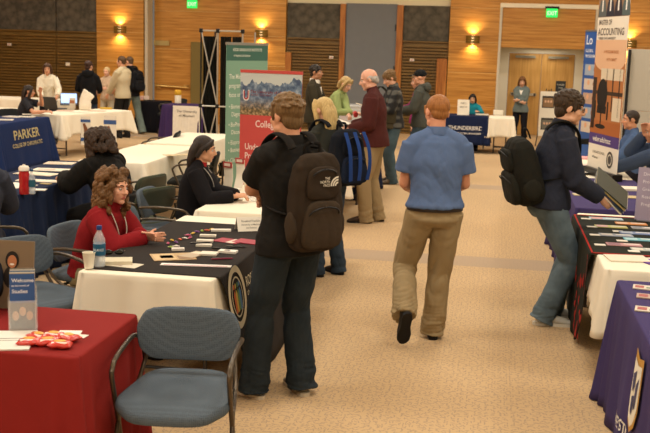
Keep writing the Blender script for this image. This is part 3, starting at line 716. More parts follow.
# ------------------------------------------------------------------ ceiling lights
for ix, x in enumerate((-11.0, -7.2, -3.4, .4, 4.4)):
    for iy, y in enumerate((0.5, 5.2, 9.9, 14.6, 19.3)):
        ld = bpy.data.lights.new('ceiling_light', 'AREA'); ld.shape = 'SQUARE'; ld.size = 1.1; ld.energy = 76; ld.color = (1, .95, .86)
        if y > 18: ld.energy = 92
        lo = bpy.data.objects.new('ceiling_light', ld); COL.objects.link(lo); lo.location = (x, y, ZC - .02)
ld = bpy.data.lights.new('recess_light', 'AREA'); ld.size = .8; ld.energy = 9; ld.color = (1, .93, .78)
lo = bpy.data.objects.new('recess_light', ld); COL.objects.link(lo); lo.location = (1.1, YB + .6, 2.12)
w = bpy.data.worlds.new('world'); SC.world = w; w.use_nodes = True
w.node_tree.nodes['Background'].inputs['Color'].default_value = (1, .9, .75, 1); w.node_tree.nodes['Background'].inputs['Strength'].default_value = .15
vs_ = SC.view_settings; vs_.view_transform = 'Standard'; vs_.look = 'None'; vs_.gamma = 1; vs_.use_curve_mapping = False; vs_.exposure = 0.12
SC.cycles.use_denoising = True; SC.cycles.max_bounces = 6; SC.cycles.transparent_max_bounces = 12
# ------------------------------------------------------------------ tables and cloths
WHITE = cloth('#e9dfc8', .03, 3, .15, 240); LEGM = plain('#4a4540', .4, .7)
def folding_table(label, x0, x1, y0, y1, z=.73, rz=0.):
    cx, cy = (x0 + x1) / 2, (y0 + y1) / 2; w, d = x1 - x0, y1 - y0
    r = thing('folding_table', label, 'table', (cx, cy, 0), rz, 'folding tables under the cloths')
    m = MB(); m.b6(-w / 2, w / 2, -d / 2, d / 2, z - .03, z); m.build('tabletop', plain('#8d8577', .6), r, bevel=.006)
    for sx in (-1, 1):
        for sy in (-1, 1):
            m = MB(); X, Y = sx * (w / 2 - .08), sy * (d / 2 - .2)
            m.tube([(X, Y, 0), (X, Y, z - .03)], .014, n=10, k=1); m.ell((X, Y, .012), (.02, .02, .012)); m.build('leg', LEGM, r)
    for sy in (-1, 1):
        m = MB(); Y = sy * (d / 2 - .2); m.tube([(-w / 2 + .08, Y, .12), (w / 2 - .08, Y, .12)], .010, n=8, k=1); m.build('crossbar', LEGM, r)
    return r
class Cloth:
    """a cloth lying on a table: flat top, rolled edge, skirt with soft folds, longer at the corners"""
    def __init__(s, name, label, cat, x0, x1, y0, y1, z, drop, mats, flare=.03, amp=.010, lam=.27, corner=.0, rz=0., group=None, ph=0., rows=9, sides='LRFB', thick=.004, kick=1.):
        s.c = V(((x0 + x1) / 2, (y0 + y1) / 2, 0)); s.rz = rz; hw, hd = (x1 - x0) / 2, (y1 - y0) / 2; s.hw, s.hd, s.z = hw, hd, z
        rc = .025; pts = []; seg = .022
        def line(a, b, n, side):
            L = (b - a).length; k = max(2, int(L / seg))
            for j in range(k): pts.append((a.lerp(b, j / k), n, side, 0.))
        def arc(c, a0, ):
            for j in range(7):
                a = rad(a0 + 90 * j / 6); pts.append((c + V((cos(a), sin(a))) * rc, V((cos(a), sin(a))), 'C', 1.))
        line(V((-hw + rc, -hd)), V((hw - rc, -hd)), V((0, -1)), 'F'); arc(V((hw - rc, -hd + rc)), -90)
        line(V((hw, -hd + rc)), V((hw, hd - rc)), V((1, 0)), 'R'); arc(V((hw - rc, hd - rc)), 0)
        line(V((hw - rc, hd)), V((-hw + rc, hd)), V((0, 1)), 'B'); arc(V((-hw + rc, hd - rc)), 90)
        line(V((-hw, hd - rc)), V((-hw, -hd + rc)), V((-1, 0)), 'L'); arc(V((-hw + rc, -hd + rc)), 180)
        s.pts = pts; n = len(pts); arcl = 0; s.S = []
        for i in range(n): s.S.append(arcl); arcl += (pts[(i + 1) % n][0] - pts[i][0]).length
        s.flare, s.amp, s.lam, s.ph, s.drop = flare, amp, lam, ph, drop
        s.dr = drop if isinstance(drop, dict) else {k: drop for k in 'LRFB'}
        vs = []; fs = []
        tops = [(-.02, .0), (-.006, .0), (0, -.003), (.003, -.009)]
        cor = [V((sx * hw, sy * hd)) for sx in (-1, 1) for sy in (-1, 1)]
        prev = None
        def dropat(p, sd, nn_):
            if corner < 0 and sd == 'C': base = s.dr['R' if nn_.x > .7 else 'L' if nn_.x < -.7 else 'F']
            elif sd != 'C': base = s.dr[sd]
            else: base = max(s.dr['R' if p.x > 0 else 'L'], s.dr['B' if p.y > 0 else 'F']) if corner >= 0 else 0
            q = min((p - c).length for c in cor); return base * (1 + corner * math.exp(-(q / .14) ** 1.3)), q
        for (o, dz) in tops:
            vs += [V((*(p + nn * o), z + dz)) for p, nn, sd, c in pts]
        R0 = len(tops)
        for k in range(1, rows + 1):
            t = k / rows
            for i, (p, nn, sd, c) in enumerate(pts):
                D, q = dropat(p, sd, nn); zz = max(z - .009 - D * t, .006)
                o = .003 + s.off(i, t * D / .72) + (.034 * kick * math.exp(-(q / .13) ** 2) * math.sin(q * 2 * pi / .10 + 1.2) * (t ** .8) * min(1, D / .4) if corner >= 0 else 0) + (.035 * kick * math.exp(-(q / .09) ** 2) * t * min(1, D / .4) if corner >= 0 else 0)
                vs.append(V((*(p + nn * o), zz)))
        for r in range(R0 + rows - 1):
            for i in range(n): fs.append((r * n + i, (r + 1) * n + i, (r + 1) * n + (i + 1) % n, r * n + (i + 1) % n))
        fs.append(tuple(range(n)))
        me = bpy.data.meshes.new(name); me.from_pydata([v for v in vs], [], fs); me.polygons.foreach_set('use_smooth', [True] * len(fs)); me.update()
        bm = bmesh.new(); bm.from_mesh(me); bmesh.ops.recalc_face_normals(bm, faces=bm.faces)
        dead = [f for f in bm.faces if len(f.verts) == 4 and f.calc_area() < 1e-9]
        if dead: bmesh.ops.delete(bm, geom=dead, context='FACES')
        bm.to_mesh(me); bm.free()
        s.o = link(name, me, mats, None, s.c, rz); tag(s.o, label, cat, group)
        sd = s.o.modifiers.new('thick', 'SOLIDIFY'); sd.thickness = thick; sd.offset = -1
    def off(s, i, t):
        a = s.S[i] * 2 * pi / s.lam
        return s.flare * t + s.amp * (t ** .7) * (sin(a + s.ph) + .6 * sin(a * 1.73 + 1.3 + s.ph) + .35 * sin(a * .47 + 2))
    def face(s, side, e=.006):
        """point on the skirt: u along the side as the viewer reads it, v = height"""
        def f(u, v, x=0.):
            t = (s.z - v) / .72
            if side == 'R': p = V((s.hw, u))
            elif side == 'L': p = V((-s.hw, -u))
            elif side == 'F': p = V((u, -s.hd))
            j = min(range(len(s.pts)), key=lambda i: (s.pts[i][0] - p).length_squared); o = .003 + s.off(j, max(t, 0)) + e + x
            nn = {'R': V((1, 0)), 'L': V((-1, 0)), 'F': V((0, -1))}[side]
            return V((*(p + nn * o), v))
        return f

# red table at lower left
T1 = Cloth('covered_table', 'table under a plain red cloth to the floor', 'table', -3.45, -1.645, 3.76, 4.48, .745, dict(L=.735, R=.735, F=.735, B=.3), cloth('#84231f', .06, 8, .2, 260), flare=.035, amp=.012, lam=.33, corner=.02, ph=1)
# curly-haired woman's table
folding_table('folding table under the white cloth and black runner, beside the woman in red', -2.27, -1.53, 5.32, 7.2)
T2 = Cloth('tablecloth', 'white cloth under the black runner on the table of the woman in red', 'tablecloth', -2.3, -1.5, 5.28, 7.3, .735, .25, WHITE, flare=.09, amp=.018, lam=.30, corner=.35, kick=.25, group='white tablecloths')
T2r = Cloth('table_runner', 'black runner with round crest and lettering over the white cloth', 'table runner', -2.305, -1.47, 5.36, 7.02, .741, {'L': .3, 'R': .72, 'F': .001, 'B': .001}, cloth('#2b2622', .08, 10, .2, 260), flare=.13, amp=.003, lam=.4, corner=-1, thick=.003)
f = T2r.face('R'); u0 = -.83
CRM = plain('#cfc2a0', .7)
letters('lettering', [('ROSALIND FRANKLIN', .085, u0 + .44, .585, 'LEFT', 0, .9), ('UNIVERSITY OF MEDICINE', .04, u0 + .44, .53, 'LEFT', 0), ('FULL', .085, u0 + .40, .33, 'LEFT', 0), ('ST', .085, u0 + .36, .22, 'LEFT', 0)], f, [CRM], T2r.o)
m = MB()
def ring_on(mb, f, cu, cv, r0, r1, mi, a0=0, a1=360, n=36, ry=1., e=0.):
    vs = []
    for j in range(n + 1):
        a = rad(a0 + (a1 - a0) * j / n); vs += [f(cu + r0 * cos(a), cv + r0 * ry * sin(a), e), f(cu + r1 * cos(a), cv + r1 * ry * sin(a), e)]
    mb.add(vs, [(2 * j, 2 * j + 1, 2 * j + 3, 2 * j + 2) for j in range(n)], mi)
def poly_on(mb, f, pts, mi, e=0.): mb.add([f(u, v, e) for u, v in pts], [tuple(range(len(pts)))], mi)
cu, cv = u0 + .22, .575
ring_on(m, f, cu, cv, .145, .185, 0); ring_on(m, f, cu, cv, .11, .12, 0)
for i, (du, c) in enumerate(((-.06, 1), (-.02, 2), (.025, 3), (.06, 4))):
    poly_on(m, f, [(cu + du - .018, cv - .085), (cu + du + .018, cv - .085), (cu + du + .022, cv + .02), (cu + du, cv + .05), (cu + du - .022, cv + .02)], c, .001); ring_on(m, f, cu + du, cv + .068, 0, .016, c, n=12, e=.001)
m.build('crest', [CRM, plain('#c4622b', .7), plain('#c9a53c', .7), plain('#4f7d4b', .7), plain('#3f6d93', .7)], T2r.o, auto=None)
# next table behind
folding_table('folding table under the white cloth of the woman in black', -2.27, -1.53, 7.6, 9.3)
Cloth('tablecloth', 'white cloth on the table of the woman in the black cardigan', 'tablecloth', -2.3, -1.5, 7.55, 9.35, .735, .2, WHITE, flare=.08, amp=.016, lam=.3, corner=.4, group='white tablecloths', ph=2)
# row behind: navy table, white table, farther white table
T4 = Cloth('covered_table', 'table under a dark navy cloth, papers and a red bottle on it', 'table', -4.64, -3.88, 7.72, 10.15, .745, .735, cloth('#1c2740', .1, 8, .2, 260), flare=.06, amp=.016, lam=.26, corner=.02)
folding_table('folding table under the bare white cloth in the middle row', -4.44, -3.74, 10.4, 12.2)
T7 = Cloth('tablecloth', 'bare white cloth with one flat brochure, behind the seated black coat', 'tablecloth', -4.47, -3.71, 10.3, 12.28, .735, .36, WHITE, flare=.07, amp=.018, lam=.34, corner=.3, group='white tablecloths', ph=.5)
folding_table('folding table under the white cloth in front of the black display frame', -4.44, -3.74, 12.6, 14.1)
T8 = Cloth('tablecloth', 'white cloth in front of the black display frame', 'tablecloth', -4.47, -3.71, 12.5, 14.2, .735, .3, WHITE, flare=.07, amp=.015, lam=.3, corner=.3, group='white tablecloths', ph=1.5)
# navy table with lettering
T5 = Cloth('covered_table', 'navy cloth table lettered in gold for a chiropractic college', 'table', -8.06, -7.32, 13.9, 15.75, .745, .735, cloth('#1a2a52', .08, 8, .2, 260), flare=.10, amp=.010, lam=.55, corner=.02)
GOLD = plain('#b9ac7c', .6)
letters('lettering', [('PARKER', .205, .0, .475, 'CENTER', 0, 1.25), ('COLLEGE OF CHIROPRACTIC', .085, .0, .355, 'CENTER', 0, .92)], T5.face('R', .008), GOLD, T5.o)
# white laptop table, a little turned
folding_table('folding table under the white cloth of the laptop table', -7.72, -7.12, 16.45, 18.2, rz=rad(-18))
T6 = Cloth('tablecloth', 'white cloth on the laptop table beyond the navy lettered table', 'tablecloth', -7.79, -7.05, 16.4, 18.3, .735, .33, WHITE, flare=.10, amp=.025, lam=.36, corner=.3, rz=rad(-18), group='white tablecloths', ph=.2)
folding_table('folding table at the slatted wall under a white cloth', -11.3, -9.5, 20.2, 20.9)
T10 = Cloth('tablecloth', 'white cloth on the table at the far slatted wall', 'tablecloth', -11.4, -9.2, 20.1, 20.95, .735, .45, WHITE, flare=.07, amp=.02, lam=.35, corner=.2, group='white tablecloths', ph=2.2)
folding_table('folding table under a white cloth left of the long-haired sitter', -10.2, -8.75, 16.9, 17.5)
T10b = Cloth('tablecloth', 'white cloth on the table left of the long-haired sitter', 'tablecloth', -10.3, -8.62, 16.8, 17.55, .735, .4, WHITE, flare=.07, amp=.02, lam=.35, corner=.2, group='white tablecloths', ph=.7)
# purple and white table by the far recess
T9 = Cloth('covered_table', 'purple cloth table with a white front panel, before the wide recess', 'table', -6.85, -5.95, 20.1, 20.8, .745, .735, cloth('#3b2a52', .08, 8, .2, 260), flare=.04, amp=.008, lam=.4, corner=.02)
m = MB(); ff = T9.face('F', .01); n = 12
m.add([ff(-.2 + .62 * j / n, v) for v in (.08, .735) for j in range(n + 1)], [(j, j + 1, n + 2 + j, n + 1 + j) for j in range(n)]); m.build('front_panel', cloth('#ddd5c4'), T9.o, auto=None)
letters('lettering', [('The University', .075, .1, .60, 'CENTER', 0), ('of Missouri', .075, .1, .51, 'CENTER', 0)], T9.face('F', .014), plain('#6a6256', .7), T9.o)
T9b = Cloth('covered_table', 'low black cloth table beside the standing visitors', 'table', -7.95, -7.35, 21.6, 22.3, .70, .69, cloth('#16151a', .1), flare=.02, amp=.006, lam=.4, corner=.0)
# navy table with lettering at the far aisle end, white table beside it
T11 = Cloth('covered_table', 'navy cloth table lettered in white at the far end of the aisle', 'table', -1.55, -.12, 20.3, 21.0, .745, .56, cloth('#18223f', .08, 8, .2, 260), flare=.04, amp=.006, lam=.5, corner=.02)
f = T11.face('F', .008)
letters('lettering', [('THUNDERBIRD', .112, .28, .47, 'CENTER', 0, .88), ('SCHOOL OF GLOBAL MANAGEMENT', .05, .28, .385, 'CENTER', 0, .86)], f, plain('#d9d6cc', .6), T11.o)
m = MB(); poly_on(m, f, [(-.22, .40), (-.16, .40), (-.145, .47), (-.17, .56), (-.19, .48), (-.22, .53), (-.235, .46)], 0); m.build('emblem', plain('#d9d6cc', .6), T11.o, auto=None)
folding_table('folding table under the short white cloth left of the double doors', -.06, .34, 20.4, 20.95)
T12 = Cloth('tablecloth', 'short white cloth beside the navy lettered table, left of the double doors', 'tablecloth', -.10, .40, 20.32, 21.05, .735, .36, WHITE, flare=.03, amp=.01, lam=.3, corner=.1, group='white tablecloths', ph=.9)
# tables behind the man in maroon
folding_table('folding table under the white cloth beside the man in maroon', -2.36, -1.64, 11.3, 13.1)
T13 = Cloth('tablecloth', 'white cloth with red leaflets beside the man in maroon', 'tablecloth', -2.4, -1.62, 11.2, 13.15, .735, .3, WHITE, flare=.07, amp=.018, lam=.3, corner=.3, group='white tablecloths', ph=2.9)
T13b = Cloth('covered_table', 'table under a dark navy cloth behind the man in maroon', 'table', -2.4, -1.66, 13.3, 14.6, .745, .735, cloth('#1a2238', .1), flare=.06, amp=.012, lam=.3, corner=.02)
# right-hand tables
folding_table('folding table under the black red-edged runner on the far side of the purple table', .74, 1.46, 6.35, 8.42)
T15 = Cloth('tablecloth', 'white cloth under the black red-edged runner', 'tablecloth', .73, 1.5, 6.28, 8.50, .735, .30, WHITE, flare=.08, amp=.016, lam=.30, corner=.45, kick=.35, group='white tablecloths', ph=1.1)
BLK = cloth('#22241c', .08, 10, .2, 260); RED = cloth('#a32a22', .06)
T15r = Cloth('table_runner', 'black runner with a red edge and rows of brochures', 'table runner', .68, 1.505, 6.74, 8.36, .741, {'L': .72, 'R': .3, 'F': .001, 'B': .001}, BLK, flare=.02, amp=.005, lam=.4, corner=-1, thick=.003)
m = MB(); hd = T15r.hd; g = lambda u, v, z=.0: V((u, v, .7425 + z))
m.box((0, -hd + .012, .743), (.80, .02, .003)); m.box((0, hd - .012, .743), (.80, .02, .003)); m.box((-.395, 0, .743), (.012, 2 * hd, .003))
f = T15r.face('L', .006)
for j in range(16):
    v0 = .06 + j * .042
    for uu in (hd - .035, -hd + .035): m.add([f(uu - .018 + .006 * (j % 3), v0), f(uu + .018, v0), f(uu + .018 - .012 * (j % 2), v0 + .032), f(uu - .018, v0 + .032)], [(0, 1, 2, 3)])
m.build('red_edging', RED, T15r.o, auto=None)
rng = random.Random(3); m = MB()
for j in range(26):
    uu = rng.uniform(.1, hd - .1); v0 = rng.uniform(.06, .5); w_ = rng.uniform(.015, .035); h_ = rng.uniform(.03, .08)
    m.add([f(uu - w_, v0), f(uu + w_ * .6, v0 - .02), f(uu + w_, v0 + h_), f(uu - w_ * .3, v0 + h_ * .7)], [(0, 1, 2, 3)])
m.build('printed_motif', RED, T15r.o, auto=None)
PURP = cloth('#413760', .07, 8, .2, 260)
T16 = Cloth('covered_table', 'nearest purple cloth table with a white and gold shield on its side', 'table', .765, 1.55, 4.0, 5.95, .745, .735, PURP, flare=.04, amp=.012, lam=.42, corner=.04, ph=.4)
f0_ = T16.face('L', .012); f = lambda u, v, x=0.: f0_(u * .85 + .10, v * .85 + .155, x); u0 = -.16
m = MB(); poly_on(m, f, [(u0 + .335 - .13 * 1 + a * .26, b_) for a, b_ in ((0, .60), (.5, .57), (1, .60), (1, .30), (.78, .19), (.5, .14), (.22, .19), (0, .30))], 0)
poly_on(m, f, [(u0 + .335 - .13 + a * .26, b_) for a, b_ in ((.08, .55), (.5, .53), (.92, .55), (.92, .31), (.74, .215), (.5, .17), (.26, .215), (.08, .31))], 1, .002)
for pp in (((.2, .46), (.5, .50), (.45, .40), (.3, .36)), ((.55, .42), (.8, .48), (.72, .30), (.6, .28)), ((.35, .34), (.55, .36), (.5, .24), (.38, .25))):
    poly_on(m, f, [(u0 + .335 - .13 + a * .26, b_) for a, b_ in pp], 2, .004)
m.build('shield', [plain('#b98a3a', .5), plain('#e2dcc9', .6), plain('#3d3f63', .6)], T16.o, auto=None)
letters('lettering', [('WESTMINSTER', .10, -.34, .02, 'LEFT', 0)], f, plain('#d8d2c4', .6), T16.o)
T14 = Cloth('covered_table', 'purple cloth table beside the man in the dark jacket', 'table', .735, 1.5, 8.72, 10.9, .745, .735, PURP, flare=.06, amp=.012, lam=.36, corner=.02, ph=2)
folding_table('folding table under the white cloth of the seated men in blue', .77, 1.45, 11.1, 12.9)
T14b = Cloth('tablecloth', 'white cloth at the place of the seated men in blue', 'tablecloth', .735, 1.5, 11.0, 13.0, .735, .5, WHITE, flare=.06, amp=.012, lam=.3, corner=.1, group='white tablecloths', ph=2.6)
T14c = Cloth('covered_table', 'blue cloth table by the blue banner', 'table', .85, 1.6, 13.3, 15.0, .745, .735, cloth('#23406e', .08), flare=.06, amp=.012, lam=.3, corner=.02)

# ------------------------------------------------------------------ chairs
def weave():
    m, nt, b = _new('chair_fabric'); N = nt.nodes.new; L = nt.links.new
    tc = N('ShaderNodeTexCoord'); mp = N('ShaderNodeMapping'); mp.inputs['Scale'].default_value = (120, 120, 120); L(tc.outputs['Object'], mp.inputs['Vector'])
    v = N('ShaderNodeTexVoronoi'); v.inputs['Scale'].default_value = 1.; v.inputs['Randomness'].default_value = .25; L(mp.outputs['Vector'], v.inputs['Vector'])
    r = N('ShaderNodeValToRGB'); e = r.color_ramp.elements; e[0].position = .15; e[0].color = col('#464e55'); e[1].position = .6; e[1].color = col('#566068'); L(v.outputs['Distance'], r.inputs['Fac'])
    L(r.outputs['Color'], b.inputs['Base Color']); b.inputs['Roughness'].default_value = .9; b.inputs['Specular IOR Level'].default_value = .2
    bp = N('ShaderNodeBump'); bp.inputs['Strength'].default_value = .35; bp.inputs['Distance'].default_value = .004; L(v.outputs['Distance'], bp.inputs['Height']); L(bp.outputs['Normal'], b.inputs['Normal']); return m
SEATM = weave(); TUBEM = plain('#5a5043', .35, .75); SHELL = plain('#33363a', .5)
def make_chair(mat, shell):
    r = thing('stacking_chair', '-', 'chair')
    m = MB(); m.pad([(-.185, -.335), (.185, -.335), (.255, .06), (.25, .17), (.16, .265), (-.16, .265), (-.25, .17), (-.255, .06)], .450, .497, crown=.0, bev=.016, fn=lambda p: V((p.x, p.y, p.z + .05 * p.x * p.x * 4 * .25 - .02 * max(0, (p.y - .12) / .12) ** 2 - .010 * math.exp(-((p.x / .14) ** 2 + ((p.y + .02) / .14) ** 2)))))
    m.build('seat', mat, r, auto=50)
    bk = lambda p: V((p.x, -.27 - (p.z) - .24 * (p.y - .62) - .10 * 0 + .55 * p.x * p.x, p.y))
    m = MB(); m.pad([(-.17, .562), (.17, .562), (.235, .62), (.25, .72), (.205, .805), (-.205, .805), (-.25, .72), (-.235, .61)], -.016, .016, crown=.006, bev=.012, fn=bk); m.build('backrest', mat, r, auto=50)
    m = MB(); m.pad([(-.155, .575), (.155, .575), (.215, .615), (.23, .72), (.19, .79), (-.19, .79), (-.23, .72), (-.215, .615)], .018, .024, crown=.0, bev=.003, fn=bk); m.build('back_shell', shell, r, auto=50)
    m = MB(); m.pad([(-.19, -.2), (.19, -.2), (.235, .06), (.215, .16), (.14, .225), (-.14, .225), (-.215, .16), (-.235, .06)], .433, .449, crown=0, bev=.004); m.build('seat_pan', shell, r, auto=50)
    for k in (-1, 1):
        m = MB(); m.tube([(k * .215, -.262, .66), (k * .256, -.24, .675), (k * .256, -.10, .685), (k * .256, .10, .675), (k * .256, .165, .645), (k * .256, .17, .59), (k * .256, .06, .36), (k * .265, -.10, .02)], .0115, n=10, k=5); m.ell((k * .264, -.102, .012), (.016, .018, .012)); m.build('arm_frame', TUBEM, r)
        m = MB(); m.tube([(k * .20, -.30, .64), (k * .215, -.30, .55), (k * .235, -.18, .44), (k * .25, -.02, .42), (k * .256, .06, .38), (k * .268, .21, .02)], .011, n=10, k=5); m.ell((k * .268, .212, .012), (.016, .018, .012)); m.build('leg_frame', TUBEM, r)
    m = MB(); m.tube([(-.25, -.02, .42), (.25, -.02, .42)], .010, n=8, k=1); m.tube([(-.236, -.17, .435), (.236, -.17, .435)], .010, n=8, k=1); m.build('crossbar', TUBEM, r)
    return r
def dup(o):
    c = o.copy(); COL.objects.link(c)
    for ch in list(o.children):
        d = ch.copy(); COL.objects.link(d); d.parent = c
        for g_ in list(ch.children):
            e = g_.copy(); COL.objects.link(e); e.parent = d
    return c
CH0 = make_chair(SEATM, SHELL); CHG = make_chair(cloth('#4b5040', .08), plain('#45483a', .5)); CHD = make_chair(cloth('#2a2c2b', .08), plain('#1d1f1f', .5))
used = set()
def chair(src, x, y, rz, label):
    o = src if src.name not in used else dup(src); used.add(o.name); used.add(src.name)
    o.location = (x, y, 0); o.rotation_euler = (0, 0, rad(rz)); o['label'] = label; o['group'] = 'stacking armchairs'
    return o
chair(CH0, -1.335, 4.15, 187, 'big empty blue-grey armchair in front, between red table and aisle')
chair(CH0, -2.70, 5.62, -125, 'empty blue-grey armchair between the red table and the woman in red')
chair(CHG, -3.36, 6.45, -60, 'olive-grey chair at the picture edge beside the navy paper table')
chair(CH0, -2.56, 6.30, -98, 'blue-grey armchair that the woman in red sits on')
chair(CH0, -2.42, 7.08, -88, 'empty blue-grey chair just behind the woman in red')
chair(CHD, -3.42, 11.08, 100, 'dark armchair with crossed legs beside the bare white table')
chair(CHG, -3.42, 9.05, 75, 'olive-grey chair back behind the seated black coat')
chair(CH0, -2.62, 8.12, -90, 'chair that the woman in the black cardigan sits on')
q_ = at(157, 131, .8); chair(CHD, q_.x, q_.y, 100, 'dark chair at the far end of the bare white table')
chair(CHD, -7.05, 21.3, 130, 'dark chair beside the low black table')
chair(CHD, -8.95, 16.2, -60, 'dark chair at the picture edge behind the navy lettered table')
# ------------------------------------------------------------------ the people
DEN = lambda c='#2c3a45', c2='#44566a': cloth(c, .2, 9, .3, 420, c2=c2)
KH = cloth('#978360', .07, 12, .2, 300)
def bpmats(a, b, c): return [cloth(a, .12, 20, .3, 260), cloth(b, .12, 20, .3, 260), cloth(c, .08)]
# man in the black shirt in the aisle
p1 = person('stocky man in black short-sleeved shirt and jeans with dark backpack, facing the tables', -1.12, 5.56, 47, H=1.79, bulk=1.04, vox=.006, skin='#d49a78',
            feet=[(-.17, .09, 0, 14, 0), (.10, -.01, 0, -12, 0)], hands=[(.11, .25, 1.17), (.04, .26, 1.13)], poles=[(-1, .1, -.15), (.9, -.5, -.3)], palms=[(0, -1, 0), (0, -1, 0), (1, -.1, .1), (-1, -.1, .1)],
            lean=3, head=(6, 6, 0), top=dict(mat=cloth('#1f1d1a', .12), name='polo_shirt', sleeve='short', hem=.10, loose=.016, sr=1.06, collar='polo', amp=.011),
            bottom=dict(mat=DEN('#1e2427', '#323a3e'), name='jeans', loose=.016, flare=1.22, end=.036, amp=.012), shoes=('#8a7a66', '#c6b79c'), hair=('thick', '#5a4328', '#8a6a42'), seed=2, fat=.12)
backpack(p1, 'dark brown backpack with a white emblem on the man in black', .33, .55, .20, bpmats('#33291f', '#3d3226', '#1d1a17'), drop=.03, tilt=4, logo=True, shift=.03)
# blonde woman beyond him
p2 = person('woman with long blonde hair and blue backpack behind the man in black', -1.41, 8.76, 52, H=1.62, sex='f', vox=.008, skin='#dba888', lean=11, head=(4, 4, 0),
            top=dict(mat=cloth('#2f302a', .1), name='jacket', loose=.012), bottom=dict(mat=DEN('#29323c', '#3c4a58'), name='jeans', loose=.008, flare=1.15, end=.015), hands=[None, (.10, .25, 1.0)], hair=('long', '#b58a4a', '#ecd08e'), seed=3)
backpack(p2, 'blue and black striped backpack on the blonde woman', .36, .50, .24, bpmats('#15181f', '#1a2233', '#14161a'), drop=.03, tilt=6, stripe=cloth('#24407c', .1), shift=.04)
# man walking away
p3 = person('man in blue short-sleeved shirt and khaki trousers walking away down the aisle', -.37, 6.88, 13, H=1.76, vox=.006, skin='#d49472',
            feet=[(-.20, -.15, .165, 4, 62), (.05, .12, 0, -6, 0)], hands=[(-.13, .28, 1.05), (.13, .28, 1.05)], poles=[(-.45, -.9, -.3), (.45, -.9, -.3)], palms=[(1, 0, .3), (-1, 0, .3)], lean=4, head=(12, 10, 3),
            top=dict(mat=cloth('#576a8c', .05, 12, .2), name='shirt', sleeve='short', hem=-.045, loose=.020, sr=1.08, collar='shirt', amp=.011),
            bottom=dict(mat=KH, name='khaki_trousers', loose=.018, flare=1.12, end=.034, belt='#2a2019', amp=.017), shoes=('#1d1b19', '#12100f'), hair=('crop', '#8a5226', '#b87a3e'), seed=4)
# bald man in maroon
p4 = person('bald man in maroon turtleneck and khaki trousers holding a clipboard', -1.37, 11.66, 88, H=1.83, vox=.0075, skin='#dba488', bulk=1.05, lean=4, head=(8, 16, 0),
            feet=[(-.08, .06, 0, 10, 0), (.10, -.06, 0, -8, 0)], hands=[(-.13, .27, 1.10), (.06, .29, 1.13)], poles=[(-.5, -.9, -.6), (.5, -.9, -.6)], palms=[(.4, 0, 1), (-.4, 0, 1)],
            top=dict(mat=cloth('#4a2420', .1), name='turtleneck_sweater', hem=.08, loose=.022, sr=1.12, collar='turtle'), bottom=dict(mat=KH, name='khaki_trousers', loose=.018, flare=1.1, end=.012),
            shoes=('#3a2a1e', '#15110e'), hair=('bald', '#9a948c', '#cfcac0'), seed=5)
# woman in green
p5 = person('blonde woman in light green top leaning over the leaflet table', -2.54, 15.55, -105, H=1.66, sex='f', vox=.009, lean=24, head=(-14, 22, 0), feet=[(-.1, -.1, 0, 5, 0), (.1, .02, 0, -5, 0)],
            hands=[(.28, .46, .98), (.16, .46, 1.05)], palms=[(.5, 0, -1), (-.5, 0, -1)], top=dict(mat=cloth('#8f9c62', .08), name='green_top', loose=.012, collar='roll'), bottom=dict(mat='#3a352c'), hair=('bob', '#a07c46', '#d9ba7e'), seed=6, skin='#dca98c')
def plaid():
    m, nt, b = _new('plaid_fleece'); N = nt.nodes.new; L = nt.links.new
    tc = N('ShaderNodeTexCoord'); fs = []
    for d, sc in (('Z', 2.6), ('X', 2.2)):
        w = N('ShaderNodeTexWave'); w.bands_direction = d; w.inputs['Scale'].default_value = sc; w.inputs['Distortion'].default_value = .4; L(tc.outputs['Object'], w.inputs['Vector']); fs.append(w)
    a = N('ShaderNodeMath'); a.operation = 'MULTIPLY'; L(fs[0].outputs['Fac'], a.inputs[0]); L(fs[1].outputs['Fac'], a.inputs[1])
    r = N('ShaderNodeValToRGB'); e = r.color_ramp.elements; e[0].position = .15; e[0].color = col('#1b1a19'); e[1].position = .6; e[1].color = col('#57564f'); L(a.outputs[0], r.inputs['Fac'])
    L(r.outputs['Color'], b.inputs['Base Color']); b.inputs['Roughness'].default_value = .95; return m
PLAID = plaid()
# young man in plaid fleece, man in cap, woman in magenta between them
p6 = person('young man in black and grey plaid fleece and jeans reading papers', -1.50, 15.2, 112, H=1.75, vox=.009, lean=3, head=(6, 30, 0), hands=[(-.10, .34, 1.12), (.10, .34, 1.10)], palms=[(.4, 0, 1), (-.4, 0, 1)],
            top=dict(mat=PLAID, name='plaid_fleece', hem=.10, loose=.02, sr=1.12, collar='jacket'), bottom=dict(mat=DEN('#39464c', '#566a70'), name='jeans', loose=.012, flare=1.15, end=.012), shoes=('#5a4a34', '#2a2018'), hair=('messy', '#5e4426', '#8a6a40'), seed=7, skin='#dba586')
p7 = person('brown-haired person in magenta sweater between the fleece and the cap', -1.22, 16.4, 95, H=1.66, sex='f', vox=.01, head=(10, 14, 0), hands=[None, (.12, .35, 1.05)], top=dict(mat=cloth('#8a2a5e', .08), name='magenta_sweater', loose=.014, collar='roll'), bottom=dict(mat=DEN(), name='jeans', loose=.01, end=.012), hair=('bob', '#6a4a28', '#9a7444'), seed=8, skin='#dba586')
p8 = person('man in black cap and grey hooded sweatshirt in the talking group', -1.13, 15.75, 84, H=1.74, vox=.009, head=(6, 4, 0), lean=2, hands=[(-.14, .32, 1.08), (.12, .30, 1.05)], top=dict(mat=cloth('#4c4d45', .12), name='hooded_sweatshirt', hem=.10, loose=.022, sr=1.12, collar='hood'), bottom=dict(mat=DEN('#33424c', '#4c606c'), name='jeans', loose=.012, flare=1.15, end=.012), hair=('cap', '#3a2a1c'), seed=9, skin='#d59b7a')
cap_on(p8, '#1c1d1d')
